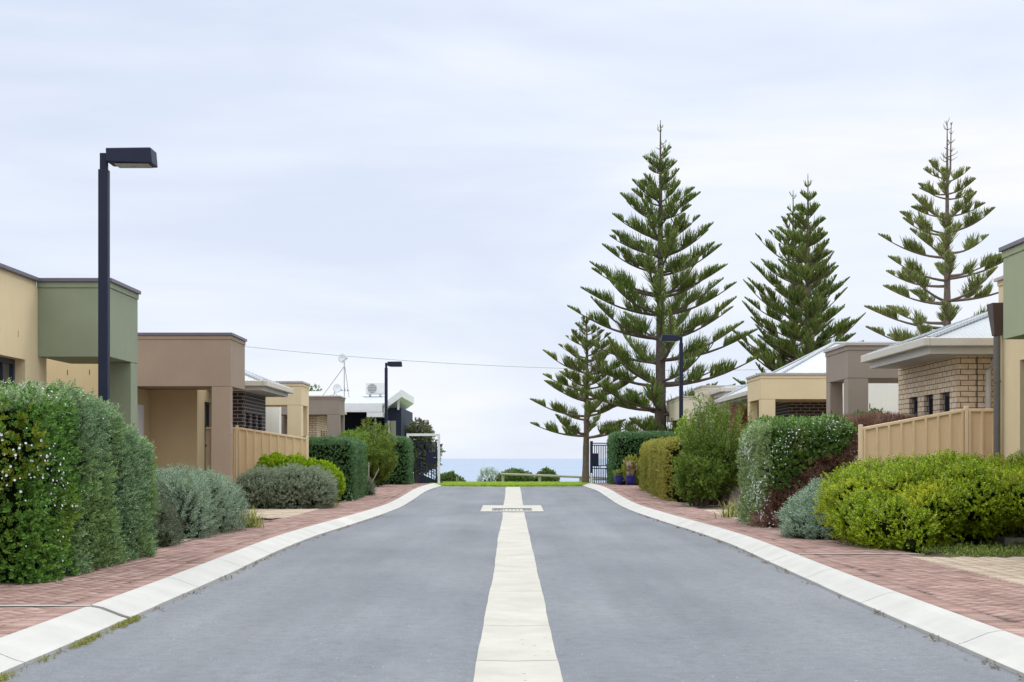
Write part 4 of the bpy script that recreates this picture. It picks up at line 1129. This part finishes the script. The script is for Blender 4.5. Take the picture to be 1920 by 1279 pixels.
# big flowering hedge, left front
def taper1(P):
    Q = P.copy(); k = sstep((Q[:, 1]-13.9)/2.6); Q[:, 2] = Zp+(Q[:, 2]-Zp)*(1-.27*k); return Q
hedge('hedge', (-7.6, -4.12, 12.35, 13.5, Zp, 1.80), .2, 680, .82, 'leafy', L['hedge_dark'], 'tall dark green hedge dotted with white flowers at the near corner beside the kerb', seed=11, amp=.05, loose=.09, clump=.075,
      extra=[(lambda P, Nn, rng: (Nn[:, 2] > .35) & (rng.random(len(P)) < .75), 'fine', L['hedge_top']), (lambda P, Nn, rng: (noise3(P, 5, 1.4)+.35*(P[:, 2]-1.0)-.35*(P[:, 0]+4.9) > .30) & (rng.random(len(P)) < .7), 'leafy', L['hedge_lime'])], flowers=800, fsize=.025,
      fmask=lambda P, Nn: np.where((P[:, 2] > .75) & (P[:, 0] > -5.2), 1., .22))
hedge('hedge', (-5.9, -4.08, 13.3, 16.35, Zp, 1.84), .2, 950, .9, 'fine', L['hedge_grey'], 'grey-green hedge joined to the flowering hedge, around the nearest lamp pole', seed=12, amp=.04, f=3.4, loose=.09, clump=.06, extra=[(lambda P, Nn, rng: (Nn[:, 2] > .35) & (rng.random(len(P)) < .7), 'fine', L['hedge_top'])], shaper=taper1, core='coregrey', flowers=60, fsize=.024)
# silver bush left
bush('silver_shrub', [(-4.75, 20.1, .40, .5, .7, .56), (-4.62, 20.9, .40, .46, .7, .55), (-5.2, 20.5, .38, .6, .7, .56), (-4.52, 21.6, .38, .40, .6, .52), (-5.1, 21.5, .38, .6, .7, .55), (-4.6, 19.6, .32, .40, .45, .46)],
     9000, 1.0, 'needle', L['grey'], 'rounded silver-green shrub before the brown portico pillar, nearest silver shrub to the tall hedge', seed=21, core='coregrey', jit=.07)
bush('shrub', [(-4.72, 18.2, .25, .45, .5, .42), (-4.95, 18.7, .4, .4, .5, .5), (-4.45, 17.7, .16, .25, .3, .2)], 2600, .9, 'needle', leafmat('dark_sparse_leaf', (.03, .045, .025), (.11, .13, .075), None), 'low dark straggly shrub between the tall grey-green hedge and the silver shrub', seed=22)
tuft('strap_leaf_clump', (-4.22, 22.6), 150, .42, .42, L['strap'], 'yellow-green strappy clump beside the silver shrub at the pale driveway', seed=23)
# silver mound + bright mound
bush('silver_shrub', [(-5.45, 31.3, .42, .55, .65, .50), (-4.9, 31.25, .44, .6, .68, .51), (-4.4, 31.4, .42, .48, .65, .48), (-5.75, 31.4, .38, .35, .5, .42)], 8500, 1.05, 'needle', L['silver'],
     'wide silver-grey shrub mound before the bright green shrub and tan fence', seed=31, core='coregrey', jit=.06)
bush('bright_shrub', [(-5.42, 32.6, .68, .5, .42, .50), (-4.95, 32.6, .68, .6, .42, .48), (-4.42, 32.7, .56, .48, .42, .46)], 7000, 1.2, 'leafy', L['bright'],
     'bright lime green shrub between the silver-grey mound and the tan fence', seed=32, jit=.05)
hedge('hedge', (-5.75, -3.96, 35.3, 38.6, .08, 1.66), .2, 520, 1.0, 'fine', L['clipped'], 'square clipped dark green hedge beyond the silver-grey mound', seed=33, amp=.03, flowers=90, fsize=.03)
bush('shrub', [(-4.0, 37.0+1.9, .35, .22, .35, .3), (-3.95, 38.6, .25, .2, .3, .2)], 900, .9, 'needle', leafmat('dark_low_leaf', (.04, .06, .03), (.14, .17, .1), None), 'small dark tuft of shrub at the foot of the square clipped hedge', seed=34)
feather('feathery_shrub', (-4.5, 45.0), 1.0, 1.0, 2.05, .22, 420, 60, L['olive'], 'loose olive green feathery shrub with timber stakes between two clipped hedges', seed=35, leaf=(.085, .018), zlo=.08)
feather('feathery_shrub', (-5.0, 44.0), .7, .7, 1.95, .22, 220, 50, leafmat('fresh_feather_leaf', (.07, .14, .015), (.20, .30, .05), None), 'fresh green upright shrub against the far taupe portico', seed=36, leaf=(.09, .03), zlo=.2)
hedge('hedge', (-4.7, -3.48, 47.6, 49.6, .26, 1.86), .22, 420, 1.2, 'fine', L['clipped'], 'square clipped hedge next to the white gate frame', seed=37, amp=.03)

# right side
def blob_r():
    r = np.random.default_rng(41); B = []
    for k in range(34):
        x = 4.75+2.9*((k+r.random())/34); y = 17.7+2.2*r.random(); c = 1-((x-5.9)/2.2)**2*.5
        B.append((x, y, .56+.14*c+.10*r.random(), .40+.15*r.random(), .40+.15*r.random(), .30+.1*r.random()))
    B += [(4.42, 18.5, .62, .36, .45, .38), (4.40, 18.0, .45, .30, .36, .34), (4.46, 17.5, .30, .24, .3, .28), (4.62, 17.15, .42, .26, .3, .30), (4.80, 16.85, .30, .20, .22, .26), (4.72, 16.75, .16, .15, .18, .16), (5.15, 17.35, .55, .38, .36, .34),
          (5.7, 17.5, .64, .42, .4, .32), (6.3, 17.5, .68, .45, .45, .32), (6.85, 17.65, .66, .45, .45, .32), (7.25, 18.0, .64, .4, .45, .32), (6.0, 18.5, .36, .7, .4, .36), (7.0, 18.6, .36, .8, .4, .36), (7.5, 18.4, .58, .35, .4, .26)]
    return B
trunks = [([(5.6+.5*k, 18.4+.2*(k % 2), .08), (5.5+.5*k, 18.3, .4), (5.4+.55*k, 18.2, .8)], [.05, .04, .025]) for k in range(4)]
bush('yellow_shrub', blob_r(), 80000, 1.1, 'fine', L['yellow'], 'big spreading yellow-green shrub before the tan fence and cream house', seed=42, trunk=trunks, jit=.13, cs=.68, up=.6, zmin=.1)
bush('silver_shrub', [(4.22, 20.0, .27, .36, .5, .34), (4.38, 20.3, .40, .32, .45, .36), (4.08, 19.65, .17, .26, .32, .24), (4.32, 19.45, .15, .3, .3, .22)], 3600, 1.15, 'needle', L['grey'], 'small silver-grey shrub tucked beside the big yellow-green shrub on the brick path', seed=43, core='coregrey', up=.9)
def dead_mask(P, Nn, rng):
    q = noise3(P, 77, 2.0)*.28+rng.normal(0, .05, len(P))
    front = P[:, 1] < 23.1
    line = .35+.62*(P[:, 0]-3.95)          # diagonal dead band on the front face
    band = np.abs(P[:, 2]-line+.12+q) < .25
    low = (P[:, 2] < .62+q) & (P[:, 0] < 4.75) & (P[:, 0] > 4.05)
    return front & (band | low)
hedge('hedge', (3.93, 5.5, 22.4, 24.6, Zp, 1.79), .32, 800, .95, 'leafy', L['hedge_right'], 'rounded hedge thick with white flowers and brown dead patches beside the big yellow-green shrub', seed=44, amp=.05, clump=.06, loose=.08, flowers=1700, fsize=.024,
      fmask=lambda P, Nn: np.where(Nn[:, 0] < -.3, 1.1, 1.)*np.where((P[:, 2] > 1.05) | (Nn[:, 0] < -.3), 1., .06), extra=[(dead_mask, 'twig', L['dead']), (lambda P, Nn, rng: (Nn[:, 0] < -.45) | ((Nn[:, 2] > .5) & (rng.random(len(P)) < .6)), 'fine', L['hedge_light'])], core='corebrown')
hedge('hedge', (5.45, 6.75, 22.6, 25.2, Zp, 1.80), .3, 520, 1.1, 'twig', L['dead'], 'dead brown hedge behind the raked end of the tan fence', seed=45, amp=.05, core='corebrown')
bush('shrub', [(6.35, 25.3, 1.6, .5, .5, .38)], 900, 1.0, 'leafy', L['hedge_right'], 'green leafy sprigs showing above the dead brown hedge', seed=46)
feather('feathery_shrub', (4.75, 33.2), .95, 1.0, 2.35, .1, 520, 70, L['feather'], 'tall loose feathery green shrub beside the wide cream portico', seed=47, leaf=(.075, .017), zlo=.05)
feather('feathery_shrub', (4.25, 32.4), .62, .7, 1.3, .1, 260, 60, L['feather'], 'lower drooping feathery shrub spilling onto the path next to the golden hedge', seed=48, leaf=(.075, .017), zlo=.03)
feather('sprig_shrub', (4.45, 36.6), .42, .5, 2.25, .1, 130, 50, leafmat('light_sprig_leaf', (.10, .19, .02), (.26, .36, .05), None), 'light green sprigged shrub rising by the street lamp above the golden hedge', seed=49, leaf=(.07, .03), zlo=.35)
tuft('strap_leaf_clump', (4.05, 26.4), 70, .5, .45, L['strap'], 'yellow strappy clump before the white-flowered hedge on the path', seed=50)
hedge('hedge', (3.86, 5.35, 35.2, 43.0, .08, 1.66), .3, 330, 1.15, 'fine', L['gold'], 'long golden yellow-green hedge beside the street lamp among shrubs', seed=51, amp=.06, f=1.8, up=.4)
hedge('hedge', (3.42, 5.6, 47.9, 50.2, .26, 2.02), .22, 420, 1.2, 'fine', L['clipped'], 'square clipped hedge behind the blue pots beside the navy barred gate', seed=52, amp=.04)
bush('shrub', [(3.95, 46.9, .75, .25, .3, .45), (4.1, 47.3, .5, .3, .3, .4)], 900, 1.2, 'leafy', leafmat('olive_sprig_leaf', (.12, .14, .015), (.28, .28, .05), None), 'yellow-olive sprigs growing over the blue pots', seed=53, zmin=.3, cs=.6)
# cliff-edge bushes
def cb(name, px, Y, hgt, w, n, label, lm, seed, kind='leafy', size=2.0, cs=.84):
    z = float(prof(Y))
    bl = [(px, Y, z+hgt*.45, w*.36, w*.4, hgt*.5), (px-w*.28, Y, z+hgt*.4, w*.32, w*.4, hgt*.42), (px+w*.3, Y, z+hgt*.38, w*.32, w*.4, hgt*.42)]
    bush(name, bl, n, size, kind, lm, label, seed=seed, zmin=z, jit=.1, cs=cs)
cb('coastal_bush', -3.75, 85, 1.35, 1.25, 2600, 'dense rounded green bush on the cliff edge beside the white gate frame', L['far'], 61)
cb('coastal_bush', -1.35, 84, 1.15, .9, 420, 'wispy pale bush on the cliff edge, the sparsest of the bushes before the sea', leafmat('wispy_leaf', (.14, .19, .1), (.28, .33, .2), None), 62, 'needle', 2.4, cs=.25)
cb('coastal_bush', .2, 84, 1.1, 1.7, 3000, 'wide double-domed bush behind the first rail of the barrier', L['far'], 63)
cb('coastal_bush', 2.05, 84, 1.15, .95, 2200, 'upright tufted bush behind the middle post of the barrier', L['far'], 64)
cb('coastal_bush', -.1, 83.5, .7, .7, 900, 'small low bush beside the first post of the barrier', L['far'], 65)
# broad tree behind the gate and distant trees
def small_tree(name, x, y, z0, hgt, r, label, seed, n=5000, group=None, lm=None, flat=1.0, size=2.2):
    rng = np.random.default_rng(seed)
    t = thing(name, (x, y, z0), label, 'tree', group)
    mb = MB(); mb.tube([(x, y, z0-.4), (x+.05, y, z0+hgt*.35), (x-.05, y, z0+hgt*.7)], [.14, .11, .05], 8)
    for k in range(7):
        a = rng.uniform(0, 6.28); mb.tube([(x, y, z0+hgt*(.25+.05*k)), (x+math.cos(a)*r*.6, y+math.sin(a)*r*.6, z0+hgt*(.5+.05*k))], [.06, .02], 5)
    mb.build('trunk', M['darkbark'], t)
    bl = []
    for k in range(12):
        a = rng.uniform(0, 6.28); q = r*rng.uniform(.1, .7)
        bl.append((x+math.cos(a)*q, y+math.sin(a)*q, z0+hgt*(.62+.24*rng.uniform(-1, 1)*flat), r*rng.uniform(.28, .45), r*rng.uniform(.28, .45), hgt*.14*rng.uniform(.7, 1.2)))
    P, Nn = blob_pts(bl, n, rng, z0)
    P = P+rng.normal(0, .08, P.shape)
    V, F = instance(template('leafy'), P, Nn+rng.normal(0, .5, P.shape)+np.array([0, 0, .4]), size*rng.uniform(.7, 1.3, len(P)), rng)
    cv, cf = core_blobs(bl, .45)
    V2 = np.concatenate([cv, V]); F2 = np.concatenate([cf, F+len(cv)])
    link_mesh('crown', V2, F2, [M['core'], lm or L['far']], t, mi=[0]*len(cf)+[1]*len(F))
    return t
small_tree('coastal_tree', -4.2, 62, .05, 2.62, .85, 'dark rounded coastal tree seen through and above the white gate frame', 71, 3000, lm=leafmat('dark_coastal_leaf', (.07, .085, .04), (.19, .21, .12), None))
for k, (x, tz, rr, lab) in enumerate([(-13.6, 6.55, 1.1, 'rounded green tree far behind the cream portico roof'), (-11.75, 6.35, .95, 'low spreading tree far behind the short bent dish'), (-10.6, 6.6, .8, 'tufted tree far behind the aerial mast'), (-9.2, 6.45, .5, 'thin wispy tree far behind, nearest the air conditioner')]):
    small_tree('distant_tree', x, 96, -4, (tz+3.3)/.87, rr*1.1, lab, 80+k, 5000, 'trees far behind the left roofs', flat=.6)

# ------------------------------------------------------------------ Norfolk pines
def norfolk(x, y, z0, ztop, rmax, zfirst, seed, label, lm, nper=7, spacing=(.95, .45), dens=1.0, bare=.28, trunk_r=.22, leader=None, thick=.02, rise=.42, blen=.5, slope=.38, spire=.6, gap=.25, cap=None, name='norfolk_pine', bark='bark', sway=0.):
    rng = np.random.default_rng(seed)
    t = thing(name, (x, y, z0), label, 'pine tree')
    H = ztop-z0
    mb = MB(); zz = np.linspace(z0-.3, ztop, 26)
    cx = lambda z: x+sway*math.sin((z-z0)/H*2.2)
    mb.tube([(cx(z), y, z) for z in zz], [max(.012, trunk_r*(1-(max(0, z-z0)/H))**.9+.01)*(1+.05*math.sin(z*5)) for z in zz], 10)
    if leader:
        za = z0+H*leader[0]; mb.tube([(cx(za), y, za), (cx(za)+leader[1]*.8, y, za+.4), (cx(za)+leader[1], y, za+leader[2])], [.05, .035, .012], 6)
    mb.build('trunk', M[bark], t)
    wood = MB(); Ps, Ds, Ls, Cs = [], [], [], []
    z = zfirst; wi = 0
    bps, bds, bls = [], [], []
    while z < ztop-.12:
        f = (z-zfirst)/(ztop-zfirst)
        dd_ = ztop-z
        r = rmax*(1-math.exp(-((max(0, dd_-spire*.7)*slope/rmax)**1.25)*1.15))**(1/1.25)*(1 if f > .16 else .93+.4*f)
        r = min(r, cap)*(1-.22*max(0, 1-(z-zfirst)/2.4)) if cap else r
        bare_top = dd_ < spire*1.5
        r = max(r, .14)
        nb = nper if f < .85 else max(3, nper-3)
        a0 = rng.uniform(0, 6.28)
        for k in range(nb):
            a = a0+2*math.pi*k/nb+rng.normal(0, .13); ln = r*rng.uniform(.80, 1.12)
            if rng.random() < .05: continue
            rs = (rise+.28*f)*rng.uniform(.75, 1.25)
            dz = rng.normal(0, .09)
            d = np.array([math.cos(a), math.sin(a), 0])
            side = np.array([-math.sin(a), math.cos(a), 0])
            bow = rng.uniform(-.06, .06)
            S = np.linspace(0, 1, 9)
            base = np.array([cx(z), y, z+dz])
            path = [base+d*ln*s+side*ln*bow*math.sin(s*3.1)+np.array([0, 0, ln*rs*(.55*s+.45*s**1.9)-.04*ln*math.sin(math.pi*s)]) for s in S]
            wr = max(.008, .022+.016*ln*(1-f*.3))
            wood.tube(path, [wr*(1-.8*s) for s in S], 5, caps=False)
            # branchlets
            nbl = int(dens*ln*100)+8
            if bare_top: nbl = 3
            g = rng.uniform(bare*.6, bare*1.3)
            ss = g+(1-g)*rng.random(nbl)**.85
            cl = .5+.5*np.sin(ss*rng.uniform(11, 19)+rng.uniform(0, 6))
            ss = ss[(cl > gap) | (ss > .85)]
            pa = np.array(path)
            for s in ss:
                q = s*8; i0 = min(7, int(q)); fr = q-i0; p = pa[i0]*(1-fr)+pa[i0+1]*fr; tg = pa[i0+1]-pa[i0]; tg /= np.linalg.norm(tg)
                sd = 1 if rng.random() < .5 else -1
                w = rng.uniform(.1, .9)
                dd = tg*rng.uniform(.1, .75)+side*sd*w*1.1+np.array([0, 0, rng.uniform(.4, 1.2)])
                dd /= np.linalg.norm(dd)
                env = min(1, (1-s)*2.0+.10)*min(1, (s-g)*3.5+.45)
                l = blen*env*rng.uniform(.45, 1.3)*(.42+.58*min(1, ln/1.8))
                bps.append(p); bds.append(dd); bls.append(l)
        sp = spacing[0]*(1-f)+spacing[1]*f
        z += sp*rng.uniform(.85, 1.15); wi += 1
    P = np.array(bps); D = np.array(bds); Ln = np.array(bls); n = len(P)
    if leader:
        za = z0+H*leader[0]
        for q in np.linspace(.35, .95, 5):
            for k in range(4):
                a = rng.uniform(0, 6.28); b0 = np.array([cx(za)+leader[1], y, za+leader[2]*q]); e = b0+np.array([math.cos(a)*.3*(1.1-q), math.sin(a)*.3*(1.1-q), .12])
                wood.tube([b0, e], [.012, .006], 4, caps=False)
    # each branchlet: curved tapered 3-sided cord
    up = np.array([0, 0, 1.])
    r_ = rng.normal(size=(n, 3)); X = np.cross(D, r_); X /= np.linalg.norm(X, axis=1, keepdims=True); Y = np.cross(D, X)
    rings = []
    for s, w in ((0, .75), (.45, 1.0), (.85, .75), (1, .12)):
        c = P+D*(Ln*s)[:, None]+up*(Ln*.22*s*s)[:, None]
        for k in range(3):
            a = 2*math.pi*k/3
            rings.append(c+(X*math.cos(a)+Y*math.sin(a))*(thick*w*rng.uniform(.8, 1.2, n))[:, None])
    V = np.stack(rings, 1).reshape(-1, 3); i = np.arange(n)[:, None]*12
    F = np.concatenate([i+np.array([[j*3+k, j*3+(k+1) % 3, j*3+3+(k+1) % 3, j*3+3+k]]) for j in range(3) for k in range(3)])
    Wv = np.array(wood.v); Wf = np.array([f for f in wood.f])
    V2 = np.concatenate([V, Wv]); F2 = np.concatenate([F, Wf+len(V)])
    link_mesh('crown', V2, F2, [lm, M[bark]], t, mi=[0]*len(F)+[1]*len(Wf))
    return t
norfolk(5.95, 57, .1, 14.75, 9.0, 1.9, 101, 'tallest dark green pine, straight single trunk, behind the street lamp and clipped hedge', L['pine'], nper=7, spacing=(1.08, .48), trunk_r=.27, bark='darkbark', dens=1.6, rise=.31, blen=.52, slope=.43, spire=.75, bare=.16, thick=.0125, gap=.24, cap=3.75)
norfolk(3.1, 60, .08, 7.35, 3.3, 2.12, 102, 'small sparse pine with a bare lower trunk beside the navy barred gate', L['pine_light'], nper=6, spacing=(.74, .42), trunk_r=.155, dens=2.3, bare=.25, thick=.012, rise=.30, blen=.40, slope=.85, spire=.25, sway=.06, gap=.3)
norfolk(12.9, 62, -.05, 13.6, 3.2, 1.8, 103, 'dense bushy pine behind the white roofs, between the tallest pine and the open pine', L['pine'], nper=7, spacing=(1.0, .66), trunk_r=.25, dens=1.6, bare=.12, rise=.42, blen=.52, slope=.36, spire=.3, gap=.12, thick=.016)
norfolk(12.75, 64.5, -.05, 13.35, 4.0, 1.8, 104, 'slightly shorter pine crowding behind the dense bushy pine', L['pine'], nper=6, spacing=(.95, .50), trunk_r=.22, dens=1.2, bare=.25, rise=.48, blen=.45, slope=.52, spire=.5, thick=.016)
norfolk(15.3, 50, .1, 13.0, 3.9, 2.0, 105, 'open pine with pinkish trunk, twin leader and bare inner branches above the grey steel roof', L['pine_light'], nper=6, spacing=(1.02, .45), trunk_r=.21, dens=2.2, bare=.32, leader=(.84, .14, 2.05), thick=.0125, rise=.19, blen=.44, slope=.60, spire=1.0, gap=.3)

# ------------------------------------------------------------------ small ground cover
rng = np.random.default_rng(200)
def ground_scatter(name, P, T, size, lm, label=None, up=1.0):
    n = len(P); D = rng.normal(0, .5, (n, 3))+np.array([0, 0, up])
    V, F = instance(template(T), P, D, size*rng.uniform(.5, 1.3, n), rng)
    o = link_mesh(name, V, F, lm); o['kind'] = 'stuff'
    if label: o['label'] = label
    return o
# lawn above the sea: short blades near its road edge
n = 26000; Y = 50.3+rng.random(n)**1.6*24; X = rng.uniform(-.058, .058, n)*Y
ground_scatter('grass', np.column_stack([X, Y, prof(Y)-.012]), 'needle', .8, L['grass'], 'short bright green lawn at the end of the road')
# moss in the left gutter, weeds in the verge
Y = np.concatenate([rng.uniform(7.2, 10.7, 1500), rng.uniform(10.3, 10.7, 200), rng.uniform(11, 30, 200)]); n = len(Y)
keep = noise3(np.column_stack([Y, Y*0, Y*0]), 5, 3)+rng.normal(0, .3, n) > .0; Y = Y[keep]; n = len(Y)
X = -(hw(Y)-.32-np.abs(rng.normal(0, .025, n)))
ground_scatter('moss', np.column_stack([X, Y, prof(Y)-.004]), 'fine', .42, L['moss'], 'thin line of yellow-green moss along the kerb gutter')
Y = rng.uniform(7, 30, 1500); n = len(Y); X = hw(Y)-.32-np.abs(rng.normal(0, .03, n))
sg = np.where(rng.random(n) < .6, 1, -1); X = X*sg; k = noise3(np.column_stack([Y, Y*0, sg*3.]), 8, 4)+rng.normal(0, .2, n) > .22
ground_scatter('leaf_litter', np.column_stack([X[k], Y[k], prof(Y[k])-.002]), 'fine', .5, leafmat('dry_leaf', (.08, .06, .04), (.24, .19, .12), None), 'dry leaf litter gathered along the kerb gutter', .3)
n = 2600; X = rng.uniform(4.75, 8.0, n); Y = rng.uniform(15.75, 17.6, n); k = noise3(np.column_stack([X, Y, X*0]), 3, 5)+rng.normal(0, .3, n) > .05
ground_scatter('weeds', np.column_stack([X[k], Y[k], 0*X[k]+.09]), 'leafy', .8, L['weed'], 'patchy low weeds on soil under the big yellow-green shrub')

# ------------------------------------------------------------------ light and sky
SUN_EL, SUN_AZ = R(62), R(20)      # azimuth measured from +Y (the sea) towards +X
world = bpy.data.worlds.new('World'); scene.world = world; world.use_nodes = True
nt = world.node_tree; nt.nodes.clear()
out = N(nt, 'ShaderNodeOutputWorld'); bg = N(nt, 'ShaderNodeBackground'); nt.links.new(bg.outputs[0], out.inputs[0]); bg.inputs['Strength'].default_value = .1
sky = N(nt, 'ShaderNodeTexSky'); sky.sky_type = 'NISHITA'; sky.sun_disc = False; sky.sun_elevation = SUN_EL; sky.sun_rotation = SUN_AZ
tc = N(nt, 'ShaderNodeTexCoord'); sp = N(nt, 'ShaderNodeSeparateXYZ'); nt.links.new(tc.outputs['Generated'], sp.inputs[0])
mp = N(nt, 'ShaderNodeMapping'); mp.inputs['Scale'].default_value = (1.6, 1.6, 7.5); mp.inputs['Location'].default_value = (.35, .2, .6); nt.links.new(tc.outputs['Generated'], mp.inputs[0])
nz = N(nt, 'ShaderNodeTexNoise', i_Scale=1.5, i_Detail=7, i_Roughness=.5, i_Distortion=.5); nt.links.new(mp.outputs[0], nz.inputs['Vector'])
mp2 = N(nt, 'ShaderNodeMapping'); mp2.inputs['Scale'].default_value = (2.6, 2.6, 26); mp2.inputs['Location'].default_value = (1.2, .1, .3); nt.links.new(tc.outputs['Generated'], mp2.inputs[0])
nz2 = N(nt, 'ShaderNodeTexNoise', i_Scale=1.4, i_Detail=5, i_Roughness=.5, i_Distortion=.3); nt.links.new(mp2.outputs[0], nz2.inputs['Vector'])
mx2 = N(nt, 'ShaderNodeMix'); mx2.data_type = 'FLOAT'; mx2.inputs[0].default_value = .22; nt.links.new(nz.outputs['Fac'], mx2.inputs[2]); nt.links.new(nz2.outputs['Fac'], mx2.inputs[3])
cl = ramp(nt, mx2.outputs[0], [(.36, (7.45, 8.2, 9.9)), (.50, (8.25, 8.95, 10.2)), (.64, (9.5, 9.75, 10.4))])
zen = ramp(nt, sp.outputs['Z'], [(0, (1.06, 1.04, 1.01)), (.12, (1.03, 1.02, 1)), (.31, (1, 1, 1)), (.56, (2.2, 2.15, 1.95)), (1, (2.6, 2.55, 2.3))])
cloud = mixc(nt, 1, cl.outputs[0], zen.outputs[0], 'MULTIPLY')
fac = ramp(nt, nz.outputs['Fac'], [(.3, (.9, .9, .9)), (.6, (1, 1, 1))])
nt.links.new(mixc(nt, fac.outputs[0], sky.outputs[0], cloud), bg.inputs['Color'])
sd = bpy.data.lights.new('sun', 'SUN'); so = bpy.data.objects.new('sun', sd); col.objects.link(so)
sd.energy = 1.5; sd.angle = R(14); sd.color = (1, .96, .90)
so.rotation_euler = (R(90)-SUN_EL, 0, math.pi-SUN_AZ); so.location = (0, 0, 30)

scene.view_settings.view_transform = 'Standard'; scene.view_settings.look = 'None'
scene.view_settings.exposure = 0; scene.view_settings.gamma = 1
scene.render.engine = 'CYCLES'
c = scene.cycles; c.use_denoising = True; c.max_bounces = 6; c.diffuse_bounces = 4; c.glossy_bounces = 3; c.transmission_bounces = 4; c.transparent_max_bounces = 4
